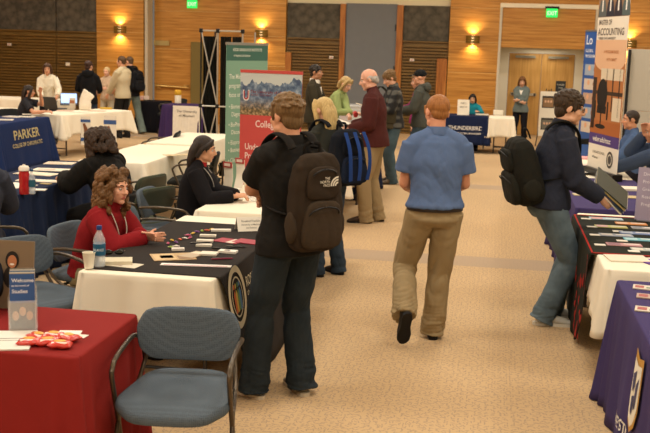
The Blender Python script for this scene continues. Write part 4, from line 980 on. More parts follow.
p9 = person('dark-haired man in dark olive suit behind the leaflet table', -2.90, 16.05, -92, H=1.76, vox=.009, head=(-4, 2, 0), hands=[(-.05, .36, 1.12), (.12, .30, 1.15)], palms=[(0, -1, .4), (0, -1, .4)], top=dict(mat=cloth('#3a3528', .08), name='suit_jacket', hem=.14, loose=.016, vneck='#e6dfd0', collar='shirt', cmat=cloth('#e6dfd0')), bottom=dict(mat='#35301f', name='suit_trousers'), hair=('short', '#17130f', '#33291f'), seed=10, skin='#b98462')
# man in dark jacket at the right-hand tables
p10 = person('man in dark jacket, glasses and jeans with black backpack, holding folders', .455, 7.68, -76, H=1.86, vox=.006, skin='#d9a582', lean=8, head=(-8, 8, 0), pel=(0, -.02, .945),
             feet=[(-.10, .10, 0, 6, 0), (.10, -.02, 0, -10, 0)], hands=[(-.10, .34, 1.0), (.17, .33, .995)], poles=[(-.4, -1, -.6), (.35, -1, -.7)], palms=[(.6, 0, 1), (-1, .0, .25)], curl=48,
             top=dict(mat=cloth('#2a2d38', .1), name='jacket', hem=.045, loose=.020, sr=1.08, collar='jacket', amp=.011), bottom=dict(mat=DEN('#48545a', '#6f8088'), name='jeans', loose=.014, flare=1.25, end=.03, amp=.009),
             shoes=('#b9b2a2', '#d2cab8'), hair=('thick', '#2e2115', '#4c3a26'), seed=11)
backpack(p10, 'black backpack on the man in the dark jacket', .44, .50, .30, bpmats('#1f1e18', '#24231c', '#161511'), drop=-.01, tilt=22, straps=(1,), gap=.085)
m = MB(); p = p10; g = lambda x, y, z: p['Hc'] + p['Rh'] @ (V((x, y, z)) * p['hs'])
for k in (-1, 1):
    m.tube([g(k * .031 + .021 * cos(a), .099, .004 + .016 * sin(a)) for a in [2 * pi * j / 14 for j in range(15)]], .0022, n=6, k=1)
    m.tube([g(k * .052, .097, .008), g(k * .078, .05, .010), g(k * .082, -.01, .012)], .0022, n=6, k=2)
m.tube([g(-.010, .099, .006), g(0, .106, .009), g(.010, .099, .006)], .002, n=6, k=2); m.build('glasses', plain('#26211c', .3), p['body'])
# woman at the double doors
p11 = person('woman in grey-blue cardigan and black trousers standing by the double doors', .56, 22.3, 172, H=1.55, sex='f', vox=.010, head=(6, 24, 0), hands=[(.02, .24, 1.02), (-.02, .25, .98)], palms=[(1, 0, 0), (-1, 0, 0), (1, .4, -.2), (-1, .4, -.2)],
             top=dict(mat=cloth('#68726e', .1), name='cardigan', hem=.10, loose=.014, vneck='#dcd5c6'), bottom=dict(mat='#17161a'), hair=('long', '#5a3a20', '#8a5f38'), seed=12, skin='#d8a585')
p12 = person('dark-haired person in teal sitting behind the navy lettered table', -.46, 21.45, 178, H=1.42, seat=.42, sex='f', vox=.010, head=(0, 10, 0), lean=12, hands=[(-.15, .42, .80), (.15, .42, .80)], palms=[(.4, 0, -1), (-.4, 0, -1)], top=dict(mat=cloth('#1f7f8a', .06), name='teal_top', collar='roll'), bottom=dict(mat='#22222a'), hair=('bob', '#120f0d', '#2a221c'), seed=13, skin='#cf9c78')
p13 = person('dark-haired man in blue shirt sitting beyond the tall banner', 1.78, 13.2, 92, H=1.78, seat=.46, vox=.009, head=(4, 4, 0), lean=4, hands=[(-.14, .42, .80), (.16, .40, .80)], palms=[(.4, 0, -1), (-.4, 0, -1)], top=dict(mat=cloth('#4a5f82', .06), loose=.016, collar='shirt', sr=1.1), bottom=dict(mat='#25242a'), hair=('crop', '#2b2018', '#45362a'), seed=14, skin='#c98f6c')
p14 = person('bald man in blue shirt sitting with an arm on the table, hand at face', 1.86, 11.3, 84, H=1.80, seat=.46, vox=.008, head=(2, 8, 0), lean=10, hands=[(.02, .60, .78), (.06, .23, 1.20)], poles=[(-.6, -.4, -1), (.4, .8, -1)], palms=[(.3, 0, -1), (-1, .2, 0), (0, 1, 0), (-.2, .1, 1)], top=dict(mat=cloth('#4a5a78', .06), loose=.018, collar='shirt', sr=1.15), bottom=dict(mat='#1b1a1e'), hair=('bald', '#6a5a48', '#94836c'), seed=15, skin='#d79a7a', bulk=1.08)
# woman in red
p15 = person('seated woman with curly brown hair in red turtleneck, hands clasped on the table', -2.63, 6.24, -97, H=1.60, seat=.41, sex='f', vox=.006, skin='#dca282', lean=21, twist=-4, head=(-12, 0, -4),
             hands=[(.06, .40, .80), (.04, .44, .785)], poles=[(-.9, -.3, -.6), (.9, -.3, -.6)], palms=[(.8, 0, -.6), (-.9, -.3, 0), (.05, 1, .0), (-.02, 1, .05)], curl=10,
             top=dict(mat=cloth('#80191d', .1), name='red_sweater', hem=.10, loose=.018, sr=1.12, collar='turtle', amp=.007), bottom=dict(mat='#8a8060'), shoes=('#2a211c', '#15110f'), hair=('curly', '#452c18', '#8a6238'), seed=16, bulk=1.06, fat=.08)
m = MB(); p = p15; g = lambda x, y, z: p['S3'] + p['Rt'] @ (V((x, y, z)) * p['s'])
for k in (-1, 1): m.tube([g(k * .055, -.05, .03), g(k * .072, .055, .0), g(k * .06, .150, -.10), g(k * .03, .185, -.20), g(.0, .19, -.27)], .0035, n=6)
m.build('lanyard', plain('#cfc6b4', .6), p['body'])
# person from behind at the navy papers table
p16 = person('seated person in black coat seen from behind at the navy paper table', -3.33, 8.5, 66, H=1.60, seat=.44, vox=.008, lean=22, head=(-6, 14, 0), hands=[(-.16, .48, .80), (.10, .30, 1.08)], poles=[(-.8, -.3, -.6), (.9, .2, -.8)], palms=[(.3, 0, -1), (-1, 0, 0), (0, 1, 0), (-.3, .1, 1)], top=dict(mat=cloth('#171512', .15), name='coat', hem=.12, loose=.035, sr=1.3, collar='jacket', amp=.012), bottom=dict(mat='#1a1816', loose=.015), hair=('afro', '#2c1e14', '#46301c'), seed=17, sex='f', bulk=1.25, skin='#d09a7a', hscale=1.1)
m = MB(); p = p16; m.tube([p['P'] + V((0, -.05, .14)), p['P'] + V((0, -.06, 0)), p['P'] + V((0, -.09, -.22)), p['P'] + V((0, -.09, -.40))], [(.23, .17), (.28, .22), (.32, .24), (.32, .2)], n=24)
remesh(m, 'coat_tail', .012, cloth('#171512', .15), p['body'], 3, lambda co: ridged(co, .012, 11, 3, (1, 1, .4)))
p17 = person('seated woman with straight black hair, black cardigan and red collar', -2.52, 8.14, -82, H=1.62, seat=.45, sex='f', vox=.007, skin='#cf9874', lean=10, head=(4, 8, 0), hands=[(.10, .42, .79), (.18, .40, .79)], palms=[(.5, 0, -1), (-.5, 0, -1)], top=dict(mat=cloth('#161416', .12), name='cardigan', hem=.06, loose=.018, sr=1.12, collar='roll', cmat=cloth('#a3262a', .05)), bottom=dict(mat='#1c1c22'), hair=('sleek', '#15100d', '#3a2d23'), seed=18)
m = MB(); g = lambda x, y, z: p17['S3'] + p17['Rt'] @ (V((x, y, z)) * p17['s'])
for k in (-1, 1): m.tube([g(k * .05, -.05, .02), g(k * .07, .06, -.01), g(k * .06, .15, -.10), g(k * .03, .185, -.20), g(0, .19, -.30)], .003, n=6)
m.build('lanyard', plain('#b9b2a4', .6), p17['body'])
m = MB(); m.box(g(0, .205, -.34), (.06, .006, .09), 0, p17['Rt']); m.build('name_badge', plain('#e4ddcc', .5), p17['body'])
# left-hand distance
p18 = person('dark-haired woman in loose white blouse standing at the laptop table', -8.62, 18.5, -160, H=1.58, sex='f', vox=.010, lean=6, head=(0, 10, 0), hands=[(-.20, .36, .95), (.10, .34, .92)], top=dict(mat=cloth('#e3d9c0', .04), name='blouse', hem=.14, loose=.014, sr=1.05, collar='shirt', amp=.010), bottom=dict(mat='#1d1b20'), hair=('bob', '#3a2416', '#5e3f26'), seed=19, skin='#d59c78')
p19 = person('woman with long black wavy hair sitting with chin on hand', -8.02, 16.2, -72, H=1.56, seat=.44, sex='f', vox=.009, lean=10, head=(8, 4, 0), hands=[(.0, .30, 1.10), (.14, .40, .80)], poles=[(-.4, .6, -1), (.9, -.3, -.6)], palms=[(1, 0, 0), (-.4, 0, -1), (.2, .1, 1), (0, 1, 0)], top=dict(mat=cloth('#2a2a2e', .2), name='short_sleeved_top', sleeve='short', loose=.014, collar='roll'), bottom=dict(mat='#1d1b20'), hair=('long', '#17110d', '#3a2c20'), seed=20, skin='#cf9370')
p20 = person('person in black hooded sweatshirt seen from behind in the far group', -7.98, 18.95, 12, H=1.64, vox=.010, head=(-20, 6, 0), hands=[(-.16, .28, 1.0), (.16, .28, 1.0)], top=dict(mat=cloth('#171719', .12), name='hooded_sweatshirt', hem=.12, loose=.014, sr=1.0, collar='hood'), bottom=dict(mat=DEN('#232c38', '#37465a'), name='jeans', loose=.008, end=.012), hair=('bun', '#2b1a14', '#4d3226'), seed=21, skin='#d09a7a')
p21 = person('blonde woman in a floral top facing the far group', -8.38, 20.95, 178, H=1.47, sex='f', vox=.010, head=(0, 6, 0), hands=[(-.12, .28, 1.0), (.12, .28, 1.02)], top=dict(mat=cloth('#b0876c', .35, 30, .2, 200, c2='#e6cfae'), name='floral_top', loose=.014, collar='roll'), bottom=dict(mat='#b9ac92'), hair=('crop', '#c39a5a', '#e8cf98'), seed=22, skin='#e0ac8e')
p22 = person('man in beige shirt and black trousers in the far group', -7.74, 20.2, 72, H=1.73, vox=.010, head=(10, 4, 0), hands=[(-.16, .26, .92), (.12, .26, 1.0)], top=dict(mat=cloth('#c3b492', .05), loose=.018, hem=.10, sr=1.12, collar='shirt'), bottom=dict(mat='#23211f', end=.012, loose=.01), hair=('crop', '#4a3420', '#6b4e30'), seed=23, skin='#d59d7c')
p23 = person('man in dark jacket and pale jeans with black backpack walking in the far group', -7.92, 21.2, 62, H=1.71, vox=.010, lean=3, head=(6, 10, 0), feet=[(-.10, .26, 0, 4, 0), (.10, -.24, .0, -8, 0)], hands=[(-.20, .14, .88), (.20, .06, .88)], top=dict(mat=cloth('#1f2023', .1), name='jacket', hem=.10, loose=.022, sr=1.12, collar='jacket'), bottom=dict(mat=DEN('#5f6c66', '#849288'), name='jeans', loose=.014, flare=1.2, end=.012), shoes=('#8a7a60', '#5a4c3a'), hair=('crop', '#4a3624', '#6b523a'), seed=24, skin='#d59d7c')
backpack(p23, 'black backpack on the man in the far group', .32, .46, .2, bpmats('#18181a', '#1c1c1e', '#141416'), drop=.04)
# the two people cut off by the picture edge
p24 = person('person in dark grey jacket at the picture edge beside the red bottle', -3.80, 6.82, 24, H=1.70, seat=.47, vox=.009, lean=14, head=(0, 10, 0), hands=[(-.14, .46, .80), (.16, .46, .80)], top=dict(mat=cloth('#34363f', .1), name='jacket', hem=.10, loose=.03, sr=1.25, collar='jacket'), bottom=dict(mat='#22222a'), hair=('short', '#3a2a1c'), seed=25, bulk=1.15)
p25 = person('person in dark navy sleeve at the picture edge behind the red table', -2.54, 4.72, 172, H=1.76, seat=.47, vox=.009, lean=34, head=(0, 14, 0), hands=[(-.02, .56, .82), (.20, .56, .82)], poles=[(-1, .3, -.4), (1, .2, -.4)], top=dict(mat=cloth('#1f232e', .1), name='jacket', hem=.10, loose=.03, sr=1.2, collar='jacket'), bottom=dict(mat='#22222a'), hair=('short', '#3a2a1c'), seed=26)
# ------------------------------------------------------------------ banners, signs and small things
def paper(c): return plain(c, .55, 0, .3)
def sheet(name, label, cat, p, w, d, rot=0., c='#efe8d8', t=.003, bands=(), group=None, z=None, mats=None):
    """flat printed piece lying on a table; bands: (u0, u1, v0, v1, colour) in 0..1 of the sheet"""
    m = MB(); m.b6(-w / 2, w / 2, -d / 2, d / 2, 0, t); cols = [c]
    for b_ in bands:
        if b_[4] not in cols: cols.append(b_[4])
        m.b6(-w / 2 + b_[0] * w, -w / 2 + b_[1] * w, -d / 2 + b_[2] * d, -d / 2 + b_[3] * d, t, t + .0006, cols.index(b_[4]))
    o = m.build(name, [paper(k) for k in cols], None, (p[0], p[1], p[2] if z is None else z), rad(rot), auto=None)
    return tag(o, label, cat, group)
def rollup(label, A, B, z0, z1, back, base_c='#4a4a48'):
    """roll-up banner between floor points A (left as read) and B; returns root and a mapper (u, v, lift)"""
    A = V((A[0], A[1], 0)); B = V((B[0], B[1], 0)); X = (B - A).normalized(); w = (B - A).length; N = X.cross(V((0, 0, 1)))
    r = thing('rollup_banner', label, 'banner', ((A.x + B.x) / 2, (A.y + B.y) / 2, z0), math.atan2(X.y, X.x), 'roll-up banners')
    h = z1 - z0
    m = MB(); m.b6(-w / 2 - .01, w / 2 + .01, -.05, .06, 0.004, .075); m.b6(-.25, -.20, -.11, .12, 0, .012); m.b6(.20, .25, -.11, .12, 0, .012); m.build('base', plain(base_c, .35, .6), r, bevel=.008)
    m = MB(); m.tube([(0, .035, .07), (0, .03, h - .01)], .011, n=10, k=1); m.build('pole', plain('#8a8a86', .35, .8), r)
    m = MB(); m.b6(-w / 2, w / 2, -.012, .012, h - .03, h); m.build('top_rail', plain('#9a9a96', .35, .7), r)
    m = MB(); m.b6(-w / 2, w / 2, -.006, -.002, .07, h - .004); p = m.build('printed_panel', back, r, auto=None)
    return r, p, w, h
def pmap(e=.0005): return lambda u, v, x=0.: V((u, -.006 - e - x, v))
def prect(m, x0, x1, z0, z1, mi, e=.0005): m.add([(x0, -.006 - e, z0), (x1, -.006 - e, z0), (x1, -.006 - e, z1), (x0, -.006 - e, z1)], [(0, 1, 2, 3)], mi)
def pell(m, cx, cz, rx, rz_, mi, e=.001, a0=0, a1=360):
    n = 20; m.add([(cx, -.006 - e, cz)] + [(cx + rx * cos(rad(a0 + (a1 - a0) * j / n)), -.006 - e, cz + rz_ * sin(rad(a0 + (a1 - a0) * j / n))) for j in range(n + 1)], [(0, j + 1, j + 2) for j in range(n)], mi)
def mountain():
    """printed landscape: pale sky, blue-grey ridges, brown town"""
    m, nt, b = _new('mountain_print'); N = nt.nodes.new; L = nt.links.new
    tc = N('ShaderNodeTexCoord'); sx = N('ShaderNodeSeparateXYZ'); L(tc.outputs['Object'], sx.inputs[0])
    def M_(op, a, b_):
        n = N('ShaderNodeMath'); n.operation = op
        for i, q in enumerate((a, b_)):
            if isinstance(q, (int, float)): n.inputs[i].default_value = q
            else: L(q, n.inputs[i])
        return n.outputs[0]
    cb = N('ShaderNodeCombineXYZ'); L(sx.outputs['X'], cb.inputs[0])
    n1 = N('ShaderNodeTexNoise'); n1.inputs['Scale'].default_value = 6; n1.inputs['Detail'].default_value = 6; L(cb.outputs[0], n1.inputs['Vector'])
    ridge = M_('ADD', 1.47, M_('MULTIPLY', n1.outputs['Fac'], .42))
    sky = M_('GREATER_THAN', sx.outputs['Z'], ridge)
    n2 = N('ShaderNodeTexNoise'); n2.inputs['Scale'].default_value = 16; n2.inputs['Detail'].default_value = 6; n2.inputs['Roughness'].default_value = .7; L(tc.outputs['Object'], n2.inputs['Vector'])
    rk = N('ShaderNodeValToRGB'); e = rk.color_ramp.elements; e[0].position = .38; e[0].color = col('#3c5070'); e[1].position = .66; e[1].color = col('#a4b2c0'); q = e.new(.52); q.color = col('#667c94'); L(n2.outputs['Fac'], rk.inputs['Fac'])
    n3 = N('ShaderNodeTexNoise'); n3.inputs['Scale'].default_value = 48; n3.inputs['Detail'].default_value = 4; L(tc.outputs['Object'], n3.inputs['Vector'])
    tw = N('ShaderNodeValToRGB'); e = tw.color_ramp.elements; e[0].position = .35; e[0].color = col('#4c4028'); e[1].position = .68; e[1].color = col('#c2a27a'); q = e.new(.5); q.color = col('#7d6a44'); L(n3.outputs['Fac'], tw.inputs['Fac'])
    t = N('ShaderNodeMapRange'); t.inputs['From Min'].default_value = 1.56; t.inputs['From Max'].default_value = 1.44; L(M_('ADD', sx.outputs['Z'], M_('MULTIPLY', n2.outputs['Fac'], .06)), t.inputs['Value'])
    a = N('ShaderNodeMix'); a.data_type = 'RGBA'; L(t.outputs[0], a.inputs['Factor']); L(rk.outputs['Color'], a.inputs['A']); L(tw.outputs['Color'], a.inputs['B'])
    s_ = N('ShaderNodeMix'); s_.data_type = 'RGBA'; L(sky, s_.inputs['Factor']); L(a.outputs['Result'], s_.inputs['A']); s_.inputs['B'].default_value = col('#c9d0cc'); L(s_.outputs['Result'], b.inputs['Base Color']); b.inputs['Roughness'].default_value = .5
    return m
# red banner with the mountain picture
r, p, w, h = rollup('red banner with a mountain photograph and white lettering', (-2.47, 9.62), (-1.83, 9.50), 0, 1.80, plain('#c9504a', .5))
[c_ for c_ in r.children if c_.name.startswith('top_rail')][0].data.materials[0] = plain('#c9504a', .5)
m = MB(); prect(m, -w / 2, w / 2, 1.36, 1.775, 0); m.build('mountain_picture', mountain(), r, auto=None)
letters('lettering', [('College of', .095, -.16, 1.245, 'LEFT', 0, .8), ('Business', .06, .06, 1.16, 'LEFT', 0, .8), ('Undergraduate', .085, -.27, 1.02, 'LEFT', 0, .8), ('Programs', .085, -.27, .93, 'LEFT', 0, .8), ('Admissions', .06, -.27, .80, 'LEFT', 0, .8), ('The University of Utah', .042, -.215, 1.575, 'LEFT', 1, .95), ('SCHOOL OF BUSINESS', .022, -.215, 1.55, 'LEFT', 1, 1.)], pmap(.0012), [plain('#f0dcd2', .5), plain('#7d2a2c', .5)], r)
letters('block_logo', [('U', .15, -.262, 1.50, 'CENTER', 0, .75)], pmap(.0014), [plain('#e9e2d8', .5)], r)
letters('block_logo', [('U', .12, -.262, 1.511, 'CENTER', 0, .72)], pmap(.0024), [plain('#b5342f', .5)], r)
# green banner
r, p, w, h = rollup('green banner with a bullet list of study programs', (-2.93, 10.75), (-2.62, 11.42), 0, 2.06, plain('#7fa78f', .5))
m = MB(); prect(m, -w / 2, w / 2, 1.86, 2.055, 0); m.build('title_band', plain('#3f6a5c', .5), r, auto=None)
rows = [('KECK GRADUATE INSTITUTE', .044, .0, 1.965, 'CENTER', 0, .9), ('of Applied Life Sciences', .034, -.10, 1.905, 'CENTER', 0, .9)]
for i, t in enumerate(('The Master of Bioscience', 'program prepares leaders to', 'focus on the applied life sciences')): rows.append((t, .075, -.32, 1.66 - i * .10, 'LEFT', 0, .8))
for i, t in enumerate(('\u2022 Biomedical', '   Diagnostics', '\u2022 BioPharma', '   Discovery', '\u2022 Bioprocessing', '\u2022 Business of Bio', '\u2022 Clinical and')): rows.append((t, .07, -.32, 1.33 - i * .085 - .03 * (i // 2), 'LEFT', 0, .8))
letters('lettering', rows, pmap(.0012), [plain('#dfe6d6', .5)], r)
# black folding display frame
r = thing('display_frame', 'folding aluminium display frame with crossed bars and black fabric panels', 'display frame', (-3.93, 14.75, 0), rad(-4))
al = plain('#b9b5aa', .35, .7); bk = plain('#191816', .6)
X0, X1, Y0, Y1, ZT = -.36, .28, -.35, .25, 2.20; KN = []
for i, z in enumerate((.05, 1.12, 2.22)):
    for x in (X0, -.10, X1):
        m = MB(); m.box((x, Y0, z), (.05, .05, .06)); m.build('hub', bk, r, bevel=.008)
for z0, z1 in ((.05, 1.12), (1.12, 2.22)):
    for a, b_ in (((X0, Y0, z0), (-.10, Y0, z1)), ((-.10, Y0, z0), (X0, Y0, z1))):
        m = MB(); m.tube([a, b_], .011, n=8, k=1); m.build('cross_bar', al, r)
for x, y in ((X0, Y0), (-.10, Y0), (X1, Y0), (X0, Y1), (X1, Y1)):
    m = MB(); m.tube([(x, y, 0), (x, y, 2.22)], .013, n=8, k=1); m.build('post', bk if x == X0 else al, r)
for z in (1.12, 2.22):
    m = MB(); m.tube([(X0, Y0, z), (X1, Y0, z)], .012, n=8, k=1); m.build('rail', al, r)
for k, (x0, x1, yy) in enumerate(((X0 + .02, -.12, Y0 + .05), (-.07, .10, Y0 + .02), (.11, X1 - .02, Y0 + .03))):
    m = MB(); n = 14; vs = []
    for z in (.08, 2.14):
        for j in range(n + 1):
            x = x0 + (x1 - x0) * j / n; vs.append((x, yy + .015 * sin(j * 1.7 + k), z))
    vs += [(a, b_ + .006, c) for a, b_, c in vs]; q = 2 * (n + 1)
    m.add(vs, [(j, j + 1, n + 2 + j, n + 1 + j) for j in range(n)] + [(q + j + 1, q + j, q + n + 1 + j, q + n + 2 + j) for j in range(n)]); m.build('fabric_panel', cloth(('#15140f', '#1d1a14', '#23201a')[k], .2), r, auto=60)
# tall accounting banner standing on the tables
r, p, w, h = rollup('tall banner of a master of accounting program, photograph of an office chair', (1.06, 11.44), (1.29, 10.66), .747, 2.80, plain('#e9e0cd', .5), '#1f1d1b')
H0 = -.747
m = MB(); prect(m, -w / 2, w / 2, 2.44 + H0, 2.795 + H0, 0); prect(m, -w / 2, w / 2, 1.20 + H0, 1.96 + H0, 1); prect(m, -w / 2, w / 2, 1.08 + H0, 1.20 + H0, 2)
prect(m, -w / 2, w / 2, 1.96 + H0, 2.20 + H0, 3); pell(m, .0, 1.99 + H0, w / 2, .13, 3, .001, 180, 360)
for x0, x1, z0, z1, c in ((-.40, -.30, 1.25, 1.80, 4), (-.05, -.02, 1.5, 1.9, 4), (.12, .15, 1.45, 1.9, 4), (.29, .32, 1.40, 1.9, 4), (-.30, .4, 1.62, 1.66, 4), (-.2, .38, 1.78, 1.90, 6), (.16, .38, 1.36, 1.60, 6), (-.4, .4, 1.20, 1.34, 5)): prect(m, x0, x1, z0 + H0, z1 + H0, c, .0012)
pell(m, -.13, 1.62 + H0, .14, .17, 7, .0016); prect(m, -.25, -.0, 1.42 + H0, 1.50 + H0, 7, .0016); prect(m, -.145, -.115, 1.28 + H0, 1.44 + H0, 7, .0016); pell(m, -.13, 1.28 + H0, .14, .025, 7, .0017); prect(m, -.33, -.28, 1.36 + H0, 1.55 + H0, 7, .0016); prect(m, .02, .06, 1.36 + H0, 1.55 + H0, 7, .0016)
for i, (cx, sk) in enumerate(((-.29, '#d8a27c'), (-.08, '#c98f6a'), (.13, '#d8a98a'), (.33, '#c78b66'))):
    pell(m, cx, 2.445 + H0, .105, .20, (8, 9, 10, 11)[i], .0012, 0, 180); pell(m, cx, 2.70 + H0, .062, .085, 12 if i % 2 == 0 else 13, .0016); pell(m, cx, 2.745 + H0, .066, .05, 14, .0018, 0, 180); prect(m, cx - .018, cx + .018, 2.50 + H0, 2.62 + H0, 15, .0017)
m.build('printed_pictures', [paper(c) for c in ('#8f6f52', '#b06f3c', '#4f3a78', '#e0b48e', '#3a2a1e', '#a8602e', '#d8c9ae', '#17130f', '#59605e', '#1f2230', '#26202a', '#4c5c5a', '#d8a27c', '#c98f6a', '#2a1c14', '#e8e2d6')], r, auto=None)
letters('lettering', [('MASTER OF', .075, -.36, 2.36 + H0, 'LEFT', 0, .9), ('ACCOUNTING', .105, -.37, 2.25 + H0, 'LEFT', 0, .98), ('WEBER STATE UNIVERSITY', .035, -.34, 2.205 + H0, 'LEFT', 0, 1.1), ('A PROGRAM BASED', .045, .03, 2.06 + H0, 'CENTER', 1, 1), ('WITH SMART', .045, .05, 1.98 + H0, 'CENTER', 1, 1), ('weber.edu/macc', .082, -.30, 1.115 + H0, 'LEFT', 2, .9), ('GODDARD SCHOOL', .036, -.28, .985 + H0, 'LEFT', 3, 1), ('of Business', .036, -.28, .93 + H0, 'LEFT', 3, 1)], pmap(.0022), [plain('#5a4a3c', .5), plain('#b5713f', .5), plain('#efe8da', .5), plain('#6b6459', .5)], r)
m = MB(); ring_on(m, lambda u, v, x=0.: V((u, -.0082 - x, v)), .20, .95 + H0, 0, .085, 0, ry=1.05); ring_on(m, lambda u, v, x=0.: V((u, -.009, v)), .20, .95 + H0, .045, .06, 1, ry=1.05); m.build('seal', [plain('#4c4640', .5), plain('#cfc6b2', .5)], r, auto=None)
# blue banner far behind
r, p, w, h = rollup('blue banner with a column of small photographs, beyond the accounting banner', (1.58, 19.3), (1.86, 18.6), 0, 2.48, plain('#2d5596', .5))
m = MB(); fc = 0
for i in range(5): prect(m, -w / 2 + .08, w / 2 - .15, .62 + i * .26, .82 + i * .26, i % 3); pell(m, -.12, .75 + i * .26, .05, .05, 3); pell(m, .10, .73 + i * .26, .05, .05, 4)
m.build('photographs', [paper(c) for c in ('#cdbfae', '#9aa6b4', '#b79a86', '#d8a680', '#8a5f48')], r, auto=None)
letters('lettering', [('Lo', .24, -.32, 2.22, 'LEFT', 0), ('GLOBAL', .08, -.32, 2.08, 'LEFT', 0), ('PROGRAM', .08, -.32, 1.98, 'LEFT', 0)], pmap(.0012), plain('#dfe3e6', .5), r)
# grey fabric display wall behind the seated men
r = thing('display_wall', 'pale grey fabric display wall behind the seated men in blue', 'display wall', (2.75, 16.0, 0))
for k, (a, b_) in enumerate(((-.80, .0), (.01, .81))):
    for z0, z1 in ((.05, 1.20), (1.205, 2.14)):
        m = MB(); m.b6(a, b_, 0, .04, z0, z1); m.build('fabric_panel', cloth('#b9b2a2', .05, 8, .2, 200), r, bevel=.004)
m = MB(); m.tube([(-.77, -.04, 0), (-.77, -.04, 2.13)], .022, n=10, k=1); m.b6(-.9, -.64, -.16, .08, 0, .015); m.build('pole', plain('#1c1b1a', .5), r)
# photo board on an easel beside the double doors
p = aty(549, 91, 22.6); zt = p.z
r = thing('photo_board', 'white board with photographs on an easel before the double doors', 'board', (p.x, 22.6, 0))
m = MB(); m.box((0, 0, zt - .50), (.36, .015, .98)); m.build('board', plain('#e4dcc8', .6), r)
for i, (z, c) in enumerate(((zt - .24, '#8a6c4c'), (zt - .72, '#6d6a5e'))):
    m = MB(); m.b6(-.13, .13, -.010, -.008, z - .13, z + .13, 0); m.b6(-.11, .11, -.012, -.010, z - .11, z + .09, 1)
    for j in range(3): m.ell((-.06 + .06 * j, -.012, z + .01), (.022, .003, .03), None, 10, 6, 2)
    m.build('photograph', [paper('#2c2620'), paper(c), paper('#d3a988')], r)
for sx in (-1, 1):
    m = MB(); m.tube([(sx * .05, .04, zt + .05), (sx * .22, .0, 0)], .012, n=8, k=1); m.build('easel_leg', plain('#3a352c', .5), r)
m = MB(); m.tube([(0, .03, zt + .03), (0, .42, 0)], .012, n=8, k=1); m.build('easel_leg', plain('#3a352c', .5), r)
p = aty(561, 81, 23.3)
r = thing('sign_stand', 'small black sign with pale lettering above the photo board', 'sign', (p.x, 23.3, 0))
m = MB(); m.box((0, 0, p.z - .14), (.22, .012, .28)); m.build('panel', plain('#2b2d2c', .5), r)
m = MB(); m.tube([(0, .012, 0), (0, .012, p.z - .2)], .012, n=8, k=1); m.lathe([(.14, 0), (.14, .012), (.02, .02)]); m.build('post', plain('#3a3a38', .5), r)
letters('lettering', [('CAREER', .045, 0, p.z - .10, 'CENTER', 0), ('FAIR', .045, 0, p.z - .17, 'CENTER', 0)], flat((0, -.0075, 0), (1, 0, 0), (0, 0, 1)), plain('#b9b6a6', .5), r)

# ---- red table
ZT1 = .746
P = lambda x, y, z=ZT1: at(x, y, z)
def snack(label, px, py, rz_, fl):
    m = MB(); vs = []; n = 12; q = 9
    for j in range(q):
        v = -1 + 2 * j / (q - 1)
        for side in (1, -1):
            for i in range(n + 1):
                u = -1 + 2 * i / n; th = .0135 * (max(0, 1 - u ** 4) ** .6) * (max(0, 1 - v ** 4) ** .6) + .0008
                vs.append((u * .050, v * .034 * (1 + .04 * sin(9 * u)), .016 + side * th + .002 * sin(7 * u + 5 * v) + fl * .012 * u))
    w_ = 2 * (n + 1); fs = []
    for j in range(q - 1):
        for i in range(n):
            a = j * w_ + i; fs.append((a, a + 1, a + w_ + 1, a + w_)); a += n + 1; fs.append((a + 1, a, a + w_, a + w_ + 1))
    for j in range(q - 1):
        a = j * w_; fs.append((a, a + w_, a + w_ + n + 1, a + n + 1)); fs.append((a + n, a + n + n + 1, a + w_ + n + n + 1, a + w_ + n))
    for i in range(n): fs.append((i + 1, i, n + 1 + i, n + 2 + i)); a = (q - 1) * w_ + i; fs.append((a, a + 1, a + n + 2, a + n + 1))
    mi = [0] * len(fs); m.add(vs, fs)
    p = P(px, py); o = m.build('snack_bag', [plain('#c8372a', .25, 0, .6)], None, (p.x, p.y, p.z), rad(rz_), auto=60)
    tag(o, label, 'snack', 'red snack bags')
    m = MB(); m.ell((0, .0, .0325 + fl * 0), (.026, .017, .003), None, 14, 6, 0); m.tube([(-.032, -.021, .027), (.032, -.021, .027)], [(.006, .002)] * 2, n=8, k=1, mi=1); m.build('printed_mark', [plain('#e0a03a', .4), plain('#e9d9c8', .4)], o)
for a in (('red snack bag at the left end of the candy heap', 29, 345, 12, .3), ('red snack bag behind, second in the candy heap', 39, 340, -20, -.3), ('red snack bag in the middle of the heap', 48, 345, 25, .2), ('red snack bag at the back of the heap', 54, 339, -8, .0), ('red snack bag in front of the heap, nearest the table edge', 60, 348, 14, -.2), ('red snack bag at the right end of the heap', 69, 341, -28, .25)): snack(*a)
sheet('card', 'white business cards lying fanned beside the red snack bags', 'card', P(70, 333), .10, .055, 12, '#ece5d6', .004); sheet('card', 'single white card under the edge of the fanned cards', 'card', P(77, 336), .09, .05, -4, '#e6dece', .002)
sheet('paper_sheet', 'white papers at the left edge of the red table', 'paper', P(8, 341), .215, .28, 18, '#e6e0d2', .006, ((.1, .9, .55, .58, '#8a867c'), (.1, .9, .45, .47, '#8a867c')))
p = P(23, 331); r = thing('brochure_holder', 'clear plastic holder with blue brochures on the red table', 'brochure holder', (p.x, p.y, ZT1), rad(22))
m = MB(); m.b6(-.06, .06, -.002, .0, 0, .14); m.b6(-.06, .06, .05, .052, 0, .20); m.b6(-.062, -.06, -.002, .052, 0, .16); m.b6(.06, .062, -.002, .052, 0, .16); m.b6(-.06, .06, -.002, .09, 0, .003); m.build('holder', glassy((.95, .95, .92), .22), r)
